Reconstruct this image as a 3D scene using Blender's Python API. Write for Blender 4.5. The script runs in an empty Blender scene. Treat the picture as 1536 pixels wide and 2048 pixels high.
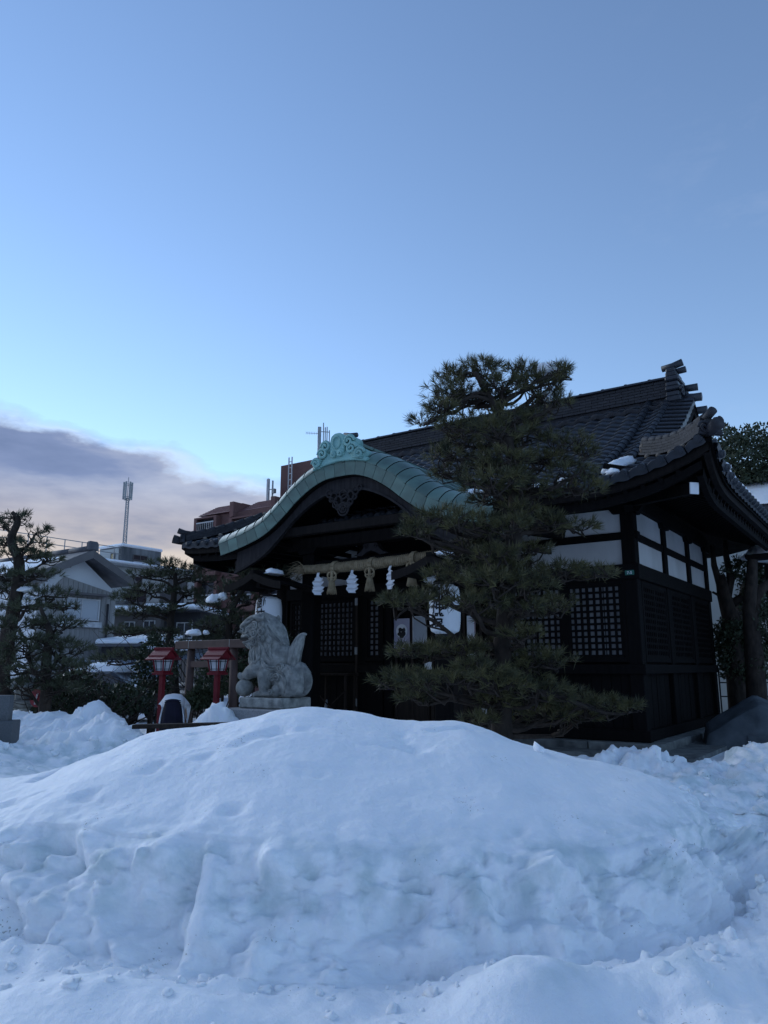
import bpy, bmesh, math, random
import numpy as np
from mathutils import Vector, Matrix
random.seed(7); RNG = np.random.default_rng(7)
scene = bpy.context.scene
COL = scene.collection
R = math.radians

# ------------------------------------------------------------------ camera
CAM_H = 1.5; FPX = 1500.0; PITCH = math.atan(311 / FPX)
cam = bpy.data.cameras.new("camera"); cam_o = bpy.data.objects.new("camera", cam); COL.objects.link(cam_o)
cam.sensor_fit = 'VERTICAL'; cam.sensor_height = 36; cam.lens = 36 * FPX / 2048
cam.clip_start = 0.05; cam.clip_end = 3000
cam_o.location = (0, 0, CAM_H); cam_o.rotation_euler = (math.pi / 2 + PITCH, 0, 0)
scene.camera = cam_o

# ------------------------------------------------------------------ world: dusk sky with a cloud bank
SUN_AZ = R(-52); SUN_EL = R(16)
world = bpy.data.worlds.new("World"); scene.world = world; world.use_nodes = True
def build_world():
    nt = world.node_tree; N = nt.nodes; L = nt.links; N.clear()
    out = N.new('ShaderNodeOutputWorld'); bg = N.new('ShaderNodeBackground')
    sky = N.new('ShaderNodeTexSky'); sky.sky_type = 'NISHITA'; sky.sun_disc = False
    sky.sun_elevation = SUN_EL; sky.sun_rotation = SUN_AZ
    sky.altitude = 0; sky.air_density = 1.0; sky.dust_density = 0.0; sky.ozone_density = 2.5
    tc = N.new('ShaderNodeTexCoord')
    sep = N.new('ShaderNodeSeparateXYZ'); L.new(tc.outputs['Generated'], sep.inputs[0])
    def math_(op, a, b=None, c=None, clamp=False):
        m = N.new('ShaderNodeMath'); m.operation = op; m.use_clamp = clamp
        for i, v in enumerate((a, b, c)):
            if v is None: continue
            if isinstance(v, (int, float)): m.inputs[i].default_value = v
            else: L.new(v, m.inputs[i])
        return m.outputs[0]
    def noise(scale, sx, sy, sz, detail=6, rough=.55, off=(0, 0, 0)):
        mp = N.new('ShaderNodeMapping'); mp.inputs['Scale'].default_value = (sx, sy, sz); mp.inputs['Location'].default_value = off
        L.new(tc.outputs['Generated'], mp.inputs[0])
        n = N.new('ShaderNodeTexNoise'); n.inputs['Scale'].default_value = scale; n.inputs['Detail'].default_value = detail
        n.inputs['Roughness'].default_value = rough; L.new(mp.outputs[0], n.inputs['Vector']); return n.outputs['Fac']
    def ramp(fac, stops):
        r = N.new('ShaderNodeValToRGB'); L.new(fac, r.inputs[0]); e = r.color_ramp.elements
        while len(e) < len(stops): e.new(0.5)
        for el, (p, c) in zip(e, stops): el.position = p; el.color = (*c, 1)
        return r.outputs[0]
    def mix(fac, a, b, mode='MIX'):
        m = N.new('ShaderNodeMix'); m.data_type = 'RGBA'; m.blend_type = mode
        for i, v in ((0, fac), (6, a), (7, b)):
            if isinstance(v, (int, float)): m.inputs[i].default_value = v
            elif isinstance(v, tuple): m.inputs[i].default_value = (*v, 1)
            else: L.new(v, m.inputs[i])
        return m.outputs[2]
    X, Y, Z = sep.outputs
    # sky: Nishita, cooled and scaled (SK) so that clouds can be given in display-linear values
    sk = mix(1.0, sky.outputs[0], SKY_TINT, 'MULTIPLY')
    # cloud bank: its top sinks away from the sunset side
    top = math_('MULTIPLY_ADD', X, -0.24, 0.216)
    top = math_('MINIMUM', math_('MAXIMUM', top, 0.13), 0.42)
    n1 = noise(5.0, 1, 1, 2.2, 7, .56)
    edge = math_('MULTIPLY_ADD', n1, 0.12, -0.06)
    d = math_('SUBTRACT', math_('ADD', top, edge), Z)
    mask = math_('MULTIPLY', d, 38.0, clamp=True)
    # texture inside the bank: long bands
    n2 = noise(3.2, 1, 1, 4.2, 5, .55, (3, 1, .4))
    n3 = noise(9, 1, 1, 3.0, 5, .6, (7, 2, 2))
    tone = math_('ADD', math_('MULTIPLY', n2, 0.75), math_('MULTIPLY', n3, 0.25))
    ccol = ramp(tone, [(.36, CLOUD_DARK), (.50, CLOUD_MID), (.66, CLOUD_LIGHT)])
    # low glow of the hidden sun under the bank
    sx, sy = math.sin(R(-24)), math.cos(R(-24))
    dot = math_('ADD', math_('MULTIPLY', X, sx), math_('MULTIPLY', Y, sy))
    az = math_('MULTIPLY_ADD', dot, 5.0, -3.95, clamp=True)
    low = math_('MULTIPLY_ADD', Z, -9.0, 2.05, clamp=True)
    gl = math_('MULTIPLY', math_('MULTIPLY', low, az), math_('MULTIPLY_ADD', tone, 4.6, -1.30, clamp=True))
    ccol = mix(math_('MULTIPLY', gl, .8), ccol, CLOUD_GLOW)
    # bright thin rim at the top of the bank
    rim = math_('MULTIPLY', math_('SUBTRACT', 1.0, math_('MULTIPLY', math_('ABSOLUTE', math_('SUBTRACT', d, 0.014)), 70.0), clamp=True), math_('MULTIPLY_ADD', n3, 5.0, -1.9, clamp=True))
    ccol = mix(math_('MULTIPLY', rim, .75), ccol, CLOUD_RIM)
    # thin wisps higher up
    n4 = noise(4.0, 1.0, 1.0, 2.6, 7, .62, (1.3, 4.1, 2.2))
    wisp = math_('MULTIPLY', math_('MULTIPLY_ADD', n4, 5.0, -2.65, clamp=True), math_('MULTIPLY_ADD', X, 3.0, -.7, clamp=True))
    sk = mix(math_('MULTIPLY', wisp, .32), sk, WISP)
    col = mix(mask, sk, ccol)
    L.new(col, bg.inputs['Color']); bg.inputs['Strength'].default_value = SKY_STRENGTH
    L.new(bg.outputs[0], out.inputs['Surface'])
SKY_STRENGTH = 0.15; EXPO = 0.45
def dl(r, g, b):   # displayed sRGB -> value before the background strength
    f = lambda c: ((c / 255 + .055) / 1.055) ** 2.4 if c > 10 else c / 3294.6
    return tuple(f(c) / SKY_STRENGTH / 2 ** EXPO for c in (r, g, b))
SKY_TINT = (1.20, 1.14, 1.17)
CLOUD_DARK = dl(112, 132, 172); CLOUD_MID = dl(132, 150, 190); CLOUD_LIGHT = dl(184, 194, 218)
CLOUD_GLOW = dl(255, 236, 208); CLOUD_RIM = dl(226, 236, 250); WISP = dl(195, 208, 236)
build_world()
sun = bpy.data.lights.new("sun", 'SUN'); sun.energy = 1.5; sun.angle = R(60); sun.color = (.82, .92, 1)
sun_o = bpy.data.objects.new("sun", sun); COL.objects.link(sun_o)
sd = Vector((math.sin(SUN_AZ) * math.cos(SUN_EL), math.cos(SUN_AZ) * math.cos(SUN_EL), math.sin(SUN_EL)))
sun_o.rotation_euler = sd.to_track_quat('Z', 'Y').to_euler()
scene.render.engine = 'CYCLES'
vs = scene.view_settings; vs.view_transform = 'Standard'; vs.look = 'None'; vs.exposure = EXPO; vs.gamma = 1.0; vs.use_curve_mapping = False
scene.render.resolution_x = 768; scene.render.resolution_y = 1024

# ------------------------------------------------------------------ pixel -> point helpers (photo pixels, 1536x2048)
CP, SP = math.cos(PITCH), math.sin(PITCH)
def ray(x, y):
    dx, dz = (x - 768) / FPX, -(y - 1024) / FPX
    return Vector((dx, CP - dz * SP, SP + dz * CP))
def at(x, y, Y):
    r = ray(x, y); return Vector((0, 0, CAM_H)) + r * (Y / r.y)
def atz(x, y, z):
    r = ray(x, y); return Vector((0, 0, CAM_H)) + r * ((z - CAM_H) / r.z)
ANG = R(34.6); SC = Vector((4.81752, 14.24105, 0.0))     # the shrine's right front corner

# ------------------------------------------------------------------ materials
M = {}
def mat(name, col, rough=.7, col2=None, scale=6.0, amt=.5, bump=0.0, bscale=None, stretch=(1, 1, 1), metallic=0.0, detail=5, spec=.3, emit=None):
    m = bpy.data.materials.new(name); m.use_nodes = True; nt = m.node_tree; N = nt.nodes; L = nt.links
    b = N['Principled BSDF']; b.inputs['Roughness'].default_value = rough; b.inputs['Metallic'].default_value = metallic
    b.inputs['Specular IOR Level'].default_value = spec
    tc = N.new('ShaderNodeTexCoord'); mp = N.new('ShaderNodeMapping'); mp.inputs['Scale'].default_value = stretch
    L.new(tc.outputs['Object'], mp.inputs[0])
    oi = N.new('ShaderNodeObjectInfo')
    n = N.new('ShaderNodeTexNoise'); n.noise_dimensions = '4D'; n.inputs['Scale'].default_value = scale; n.inputs['Detail'].default_value = detail
    rw = N.new('ShaderNodeMath'); rw.operation = 'MULTIPLY'; rw.inputs[1].default_value = 37.0
    L.new(oi.outputs['Random'], rw.inputs[0]); L.new(rw.outputs[0], n.inputs['W'])
    L.new(mp.outputs[0], n.inputs['Vector'])
    c2 = col2 or tuple(c * .6 for c in col)
    cr = N.new('ShaderNodeValToRGB'); e = cr.color_ramp.elements
    e[0].position = .5 - .5 * (1 - amt) - .02; e[0].position = .32; e[1].position = .68
    e[0].color = (*c2, 1); e[1].color = (*col, 1)
    L.new(n.outputs['Fac'], cr.inputs[0])
    # slight per-object tone shift
    hv = N.new('ShaderNodeHueSaturation'); mr = N.new('ShaderNodeMapRange'); mr.inputs[3].default_value = 1 - .25 * amt; mr.inputs[4].default_value = 1 + .25 * amt
    L.new(oi.outputs['Random'], mr.inputs[0]); L.new(mr.outputs[0], hv.inputs['Value']); L.new(cr.outputs[0], hv.inputs['Color'])
    L.new(hv.outputs[0], b.inputs['Base Color'])
    if bump:
        n2 = N.new('ShaderNodeTexNoise'); n2.inputs['Scale'].default_value = bscale or scale * 3; n2.inputs['Detail'].default_value = 6
        L.new(mp.outputs[0], n2.inputs['Vector'])
        bp = N.new('ShaderNodeBump'); bp.inputs['Strength'].default_value = bump; bp.inputs['Distance'].default_value = .02
        L.new(n2.outputs['Fac'], bp.inputs['Height']); L.new(bp.outputs[0], b.inputs['Normal'])
    M[name] = m; return m
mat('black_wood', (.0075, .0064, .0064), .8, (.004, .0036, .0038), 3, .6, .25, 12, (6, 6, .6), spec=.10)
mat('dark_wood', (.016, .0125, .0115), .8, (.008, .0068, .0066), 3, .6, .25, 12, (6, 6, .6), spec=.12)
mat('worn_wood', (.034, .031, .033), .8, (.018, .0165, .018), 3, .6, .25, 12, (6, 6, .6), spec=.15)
mat('brown_wood', (.038, .027, .021), .75, (.02, .0145, .012), 3, .6, .2, 12, (6, 6, .6), spec=.15)
mat('plaster', (.60, .60, .595), .9, (.40, .395, .385), 1.1, .3, .05, None, (1, 1, .45))
mat('pane', (.34, .33, .33), .5, (.22, .22, .225), 1.5, .9)
mat('tile', (.030, .035, .044), .42, (.016, .019, .026), 5, .8, .12, 30, spec=.42)
mat('old_tile', (.041, .041, .046), .7, (.018, .018, .022), 6, .9, .25, 30)
mat('mortar', (.24, .20, .16), .9, (.14, .12, .10), 8, .6, .2)
mat('copper', (.122, .212, .176), .42, (.075, .120, .102), 2.6, .75, .08, 14, (1, .5, 1.6), spec=.5)
mat('copper_light', (.26, .48, .44), .6, (.17, .35, .33), 5, .5, .1)
mat('stone', (.34, .345, .32), .9, (.13, .135, .13), 9, .7, .8, 45)
mat('dark_granite', (.13, .135, .14), .7, (.09, .095, .10), 50, .4, .1, 90)
mat('granite', (.33, .33, .33), .85, (.20, .20, .205), 60, .5, .25, 90)
mat('foundation', (.20, .21, .20), .9, (.08, .085, .085), 5, .8, .5, 30)
mat('straw', (.37, .295, .185), .85, (.22, .165, .095), 12, .5, .3, 60)
mat('paper', (.78, .79, .80), .8, (.68, .69, .71), 5, .2)
mat('lantern_paper', (.72, .74, .76), .7, (.62, .64, .67), 2, .3)
mat('ink', (.012, .012, .014), .6)
mat('red_paint', (.19, .012, .020), .5, (.13, .009, .015), 4, .5, .1)
mat('white_pane', (.62, .63, .66), .4, (.50, .51, .54), 3, .3)
mat('torii_paint', (.11, .068, .058), .7, (.07, .045, .04), 4, .6, .15)
mat('robe', (.82, .83, .86), .85, (.70, .72, .77), 4, .3, .2, 14)
mat('hakama', (.012, .010, .028), .8, (.007, .006, .016), 4, .4, .1)
mat('skin', (.45, .28, .2), .6); mat('hair', (.012, .01, .01), .5)
mat('bark', (.050, .038, .030), .95, (.018, .014, .012), 10, .8, 1.0, 18, (1, 1, .5))
mat('needles', (.132, .120, .046), .6, (.018, .025, .015), 5.5, .8)
mat('needles_far', (.085, .092, .050), .65, (.045, .055, .034), 1.2, .8)
mat('leaves', (.055, .070, .034), .55, (.030, .042, .024), 2, .8)
mat('siding', (.33, .32, .31), .6, (.27, .26, .25), 1, .4)
mat('white_wall', (.72, .73, .74), .9, (.62, .63, .65), .6, .4)
mat('grey_roof', (.13, .13, .14), .7, (.08, .08, .09), 3, .6, .2)
mat('concrete', (.24, .25, .25), .9, (.05, .055, .06), .9, .9, .2, 6, (1.6, 1.6, .25))
mat('pale_concrete', (.46, .48, .46), .9, (.36, .38, .37), .4, .4)
mat('brick', (.165, .085, .074), .85, (.125, .066, .06), 8, .5, .1)
mat('maroon_roof', (.20, .085, .082), .6, (.16, .068, .068), 2, .5)
mat('metal', (.33, .34, .34), .45, (.24, .25, .25), 3, .4, metallic=.3)
mat('dark_glass', (.03, .035, .045), .12, (.02, .024, .03), 2, .4, spec=.6)
mat('pale_glass', (.42, .45, .48), .25, (.34, .37, .41), 1, .3, spec=.5)
mat('frame_white', (.6, .6, .6), .5)
mat('dark_wall', (.05, .05, .055), .8, (.03, .03, .035), 2, .5)
mat('taupe_wall', (.15, .14, .135), .85, (.12, .11, .11), 2, .4)
mat('blue_sheet', (.30, .37, .45), .6, (.22, .28, .36), 1.5, .5)
mat('tarp', (.12, .14, .155), .55, (.055, .066, .075), 2.5, .6, 1.0, 4)
mat('green_plate', (.03, .16, .13), .4)
mat('car_paint', (.05, .055, .065), .25, (.04, .045, .05), 1, .2, spec=.6)
mat('poster_paper', (.40, .38, .46), .7, (.34, .33, .42), 4, .4)
mat('umbrella_grey', (.22, .25, .28), .4, (.15, .17, .2), 4, .4)
mat('warm_pane', (.7, .55, .3), .5)

def snow_mat():
    m = bpy.data.materials.new('snow'); m.use_nodes = True; nt = m.node_tree; N = nt.nodes; L = nt.links
    b = N['Principled BSDF']; b.inputs['Roughness'].default_value = .65; b.inputs['Specular IOR Level'].default_value = .25
    b.inputs['Subsurface Weight'].default_value = .25; b.inputs['Subsurface Radius'].default_value = (.5, .6, .8); b.inputs['Subsurface Scale'].default_value = .03
    tc = N.new('ShaderNodeTexCoord')
    def nz(s, d=6):
        n = N.new('ShaderNodeTexNoise'); n.inputs['Scale'].default_value = s; n.inputs['Detail'].default_value = d
        L.new(tc.outputs['Object'], n.inputs['Vector']); return n.outputs['Fac']
    cr = N.new('ShaderNodeValToRGB'); e = cr.color_ramp.elements
    e[0].position = .22; e[0].color = (.80, .83, .86, 1); e[1].position = .50; e[1].color = (.92, .935, .95, 1)
    L.new(nz(2.2), cr.inputs[0])
    # fine dirt specks in the old snow
    sp = N.new('ShaderNodeValToRGB'); s = sp.color_ramp.elements; s[0].position = .70; s[0].color = (1, 1, 1, 1); s[1].position = .76; s[1].color = (.55, .53, .5, 1)
    mxn = N.new('ShaderNodeMath'); mxn.operation = 'MULTIPLY'; L.new(nz(55, 2), mxn.inputs[0])
    rg = N.new('ShaderNodeMapRange'); L.new(nz(3.1, 3), rg.inputs[0]); rg.inputs[1].default_value = .45; rg.inputs[2].default_value = .7; rg.inputs[3].default_value = .8; rg.inputs[4].default_value = 1.12
    L.new(rg.outputs[0], mxn.inputs[1]); L.new(mxn.outputs[0], sp.inputs[0])
    mx = N.new('ShaderNodeMix'); mx.data_type = 'RGBA'; mx.blend_type = 'MULTIPLY'; mx.inputs[0].default_value = 1
    sx = N.new('ShaderNodeSeparateXYZ'); L.new(tc.outputs['Object'], sx.inputs[0])
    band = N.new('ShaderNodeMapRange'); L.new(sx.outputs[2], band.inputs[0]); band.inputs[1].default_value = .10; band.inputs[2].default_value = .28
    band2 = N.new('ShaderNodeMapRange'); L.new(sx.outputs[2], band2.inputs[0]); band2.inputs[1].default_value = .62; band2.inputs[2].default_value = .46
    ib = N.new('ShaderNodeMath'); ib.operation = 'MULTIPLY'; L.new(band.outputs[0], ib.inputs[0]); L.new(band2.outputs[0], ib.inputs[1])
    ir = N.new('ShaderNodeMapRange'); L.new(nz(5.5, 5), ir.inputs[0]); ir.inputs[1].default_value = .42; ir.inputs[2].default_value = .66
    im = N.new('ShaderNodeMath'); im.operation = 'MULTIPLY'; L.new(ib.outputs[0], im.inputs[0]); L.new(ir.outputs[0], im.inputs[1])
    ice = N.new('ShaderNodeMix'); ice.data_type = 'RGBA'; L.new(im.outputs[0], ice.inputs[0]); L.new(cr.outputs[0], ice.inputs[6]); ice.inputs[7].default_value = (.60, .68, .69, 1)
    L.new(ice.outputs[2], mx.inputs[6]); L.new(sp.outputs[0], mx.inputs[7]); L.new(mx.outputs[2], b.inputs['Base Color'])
    bp = N.new('ShaderNodeBump'); bp.inputs['Strength'].default_value = .6; bp.inputs['Distance'].default_value = .02
    b2 = N.new('ShaderNodeBump'); b2.inputs['Strength'].default_value = .45; b2.inputs['Distance'].default_value = .006
    L.new(nz(19, 8), bp.inputs['Height']); L.new(nz(140, 4), b2.inputs['Height']); L.new(bp.outputs[0], b2.inputs['Normal']); L.new(b2.outputs[0], b.inputs['Normal'])
    M['snow'] = m
snow_mat()

# ------------------------------------------------------------------ mesh helpers
def tag(o, label=None, cat=None, group=None, kind=None):
    if label: o['label'] = label
    if cat: o['category'] = cat
    if group: o['group'] = group
    if kind: o['kind'] = kind
    return o
def link(name, me, parent=None, mtx=None):
    o = bpy.data.objects.new(name, me); COL.objects.link(o)
    if parent is not None: o.parent = parent
    if mtx is not None: o.matrix_local = mtx
    return o
def empty(name, loc=(0, 0, 0), rz=0):
    o = bpy.data.objects.new(name, None); COL.objects.link(o); o.location = loc; o.rotation_euler = (0, 0, rz); o.empty_display_size = .2
    return o
class MB:
    def __init__(s): s.v = []; s.f = []
    def add(s, vs, fs):
        b = len(s.v); s.v += [tuple(p) for p in vs]; s.f += [tuple(i + b for i in f) for f in fs]; return s
    def box(s, x0, x1, y0, y1, z0, z1):
        return s.add([(x0, y0, z0), (x1, y0, z0), (x1, y1, z0), (x0, y1, z0), (x0, y0, z1), (x1, y0, z1), (x1, y1, z1), (x0, y1, z1)],
                     [(0, 3, 2, 1), (4, 5, 6, 7), (0, 1, 5, 4), (1, 2, 6, 5), (2, 3, 7, 6), (3, 0, 4, 7)])
    def bar(s, p, q, w, h=None, up=(0, 0, 1)):
        p, q = Vector(p), Vector(q); h = h or w; d = (q - p).normalized(); upv = Vector(up)
        if abs(d.dot(upv)) > .98: upv = Vector((0, 1, 0))
        a = d.cross(upv).normalized() * (w / 2); b = a.cross(d).normalized() * (h / 2)
        vs = [c + sa * a + sb * b for c in (p, q) for sa, sb in ((-1, -1), (1, -1), (1, 1), (-1, 1))]
        return s.add(vs, [(0, 1, 2, 3), (7, 6, 5, 4), (0, 4, 5, 1), (1, 5, 6, 2), (2, 6, 7, 3), (3, 7, 4, 0)])
    def tube(s, pts, rad, n=8, cap=True, flat=1.0):
        pts = [Vector(p) for p in pts]; k = len(pts)
        rad = [rad] * k if isinstance(rad, (int, float)) else list(rad)
        vs = []; prev = None
        for i, p in enumerate(pts):
            d = (pts[min(i + 1, k - 1)] - pts[max(i - 1, 0)])
            if d.length < 1e-9: d = Vector((0, 0, 1))
            d.normalize()
            if prev is None:
                a = d.cross(Vector((0, 0, 1))) if abs(d.z) < .95 else d.cross(Vector((1, 0, 0)))
            else: a = prev - d * prev.dot(d)
            a.normalize(); prev = a; b = d.cross(a)
            for j in range(n):
                t = 2 * math.pi * j / n; vs.append(p + a * (math.cos(t) * rad[i]) + b * (math.sin(t) * rad[i] * flat))
        fs = [(i * n + j, i * n + (j + 1) % n, (i + 1) * n + (j + 1) % n, (i + 1) * n + j) for i in range(k - 1) for j in range(n)]
        if cap: fs += [tuple(range(n))[::-1], tuple(range((k - 1) * n, k * n))]
        return s.add(vs, fs)
    def lathe(s, prof, n=20, c=(0, 0, 0), sx=1, sy=1):
        vs = [(c[0] + r * math.cos(2 * math.pi * j / n) * sx, c[1] + r * math.sin(2 * math.pi * j / n) * sy, c[2] + z) for r, z in prof for j in range(n)]
        k = len(prof)
        fs = [(i * n + j, i * n + (j + 1) % n, (i + 1) * n + (j + 1) % n, (i + 1) * n + j) for i in range(k - 1) for j in range(n)]
        fs += [tuple(range(n))[::-1], tuple(range((k - 1) * n, k * n))]
        return s.add(vs, fs)
    def prism(s, poly, axis, a, b):   # polygon in the plane across axis, pushed from a to b
        n = len(poly)
        def P(p, t): return (t, p[0], p[1]) if axis == 0 else ((p[0], t, p[1]) if axis == 1 else (p[0], p[1], t))
        vs = [P(p, a) for p in poly] + [P(p, b) for p in poly]
        return s.add(vs, [tuple(range(n)), tuple(range(2 * n - 1, n - 1, -1))] + [(i, i + n, (i + 1) % n + n, (i + 1) % n) for i in range(n)])
    def strip(s, rows):               # a sheet through rows of points
        k = len(rows[0]); vs = [p for r in rows for p in r]
        return s.add(vs, [(i * k + j, i * k + j + 1, (i + 1) * k + j + 1, (i + 1) * k + j) for i in range(len(rows) - 1) for j in range(k - 1)])
    def ell(s, c, r, n=14, m=9, rot=None):
        vs = []; rt = rot or Matrix.Identity(3)
        for i in range(m + 1):
            th = math.pi * i / m
            for j in range(n):
                ph = 2 * math.pi * j / n
                q = rt @ Vector((r[0] * math.sin(th) * math.cos(ph), r[1] * math.sin(th) * math.sin(ph), r[2] * math.cos(th)))
                vs.append((c[0] + q.x, c[1] + q.y, c[2] + q.z))
        return s.add(vs, [(i * n + j, (i + 1) * n + j, (i + 1) * n + (j + 1) % n, i * n + (j + 1) % n) for i in range(m) for j in range(n)])
    def mesh(s, name, m, smooth=False, fix=True, bevel=0):
        me = bpy.data.meshes.new(name); me.from_pydata(s.v, [], s.f)
        if fix or bevel:
            bm = bmesh.new(); bm.from_mesh(me)
            if bevel: bmesh.ops.bevel(bm, geom=list(bm.edges), offset=bevel, segments=1, affect='EDGES', profile=.5)
            bmesh.ops.recalc_face_normals(bm, faces=bm.faces); bm.to_mesh(me); bm.free()
        if smooth: me.polygons.foreach_set('use_smooth', [True] * len(me.polygons))
        if m: me.materials.append(M[m])
        me.update(); return me
    def build(s, name, m, parent=None, smooth=False, bevel=0, kind=None):
        o = link(name, s.mesh(name, m, smooth, True, bevel), parent)
        if kind: o['kind'] = kind
        return o
def numpy_mesh(name, V, Fq, m, smooth=False):
    me = bpy.data.meshes.new(name); k = Fq.shape[1]
    me.vertices.add(len(V)); me.vertices.foreach_set('co', np.asarray(V, np.float32).ravel())
    me.loops.add(Fq.size); me.loops.foreach_set('vertex_index', Fq.astype(np.int32).ravel())
    me.polygons.add(len(Fq)); me.polygons.foreach_set('loop_start', np.arange(0, Fq.size, k, dtype=np.int32))
    if smooth: me.polygons.foreach_set('use_smooth', np.ones(len(Fq), bool))
    me.update(calc_edges=True); me.materials.append(M[m]); return me
UNIT = {}
def unit_box(m):
    if m not in UNIT: UNIT[m] = MB().box(-.5, .5, -.5, .5, -.5, .5).mesh('unit_' + m, m)
    return UNIT[m]
def ubox(name, m, parent, x0, x1, y0, y1, z0, z1):      # a box that shares mesh data
    mt = Matrix.Translation(((x0 + x1) / 2, (y0 + y1) / 2, (z0 + z1) / 2)) @ Matrix.Diagonal((x1 - x0, y1 - y0, z1 - z0, 1))
    return link(name, unit_box(m), parent, mt)
def spiral(c, r0, r1, turns, axis_a, axis_b, n=26, lift=Vector((0, 0, 0)), ph=0.0):
    c = Vector(c); a, b = Vector(axis_a), Vector(axis_b); out = []
    for i in range(n):
        t = i / (n - 1); r = r0 + (r1 - r0) * t; an = ph + turns * 2 * math.pi * t
        out.append(c + a * (math.cos(an) * r) + b * (math.sin(an) * r) + lift * t)
    return out
# value-gradient noise for shaping snow (numpy)
PERM = RNG.permutation(256); PERM = np.concatenate([PERM, PERM, PERM])
GR = RNG.normal(size=(256, 3)); GR /= np.linalg.norm(GR, axis=1)[:, None]
def pnoise(x, y, z):
    xi, yi, zi = np.floor(x).astype(int), np.floor(y).astype(int), np.floor(z).astype(int)
    xf, yf, zf = x - xi, y - yi, z - zi; xi &= 255; yi &= 255; zi &= 255
    fu, fv, fw = [t * t * t * (t * (t * 6 - 15) + 10) for t in (xf, yf, zf)]
    def g(i, j, k):
        h = PERM[PERM[PERM[xi + i] + yi + j] + zi + k] % 256; q = GR[h]
        return q[..., 0] * (xf - i) + q[..., 1] * (yf - j) + q[..., 2] * (zf - k)
    l = lambda a, b, t: a + (b - a) * t
    return l(l(l(g(0, 0, 0), g(1, 0, 0), fu), l(g(0, 1, 0), g(1, 1, 0), fu), fv), l(l(g(0, 0, 1), g(1, 0, 1), fu), l(g(0, 1, 1), g(1, 1, 1), fu), fv), fw)
def fbm(x, y, z, o=4, gain=.5):
    t = 0; a = 1.0
    for i in range(o): t = t + a * pnoise(x, y, z); x, y, z, a = x * 2.03 + 7.1, y * 2.03 + 3.3, z * 2.03 + 1.7, a * gain
    return t
def sst(a, b, x): t = np.clip((x - a) / (b - a), 0, 1); return t * t * (3 - 2 * t)

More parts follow.
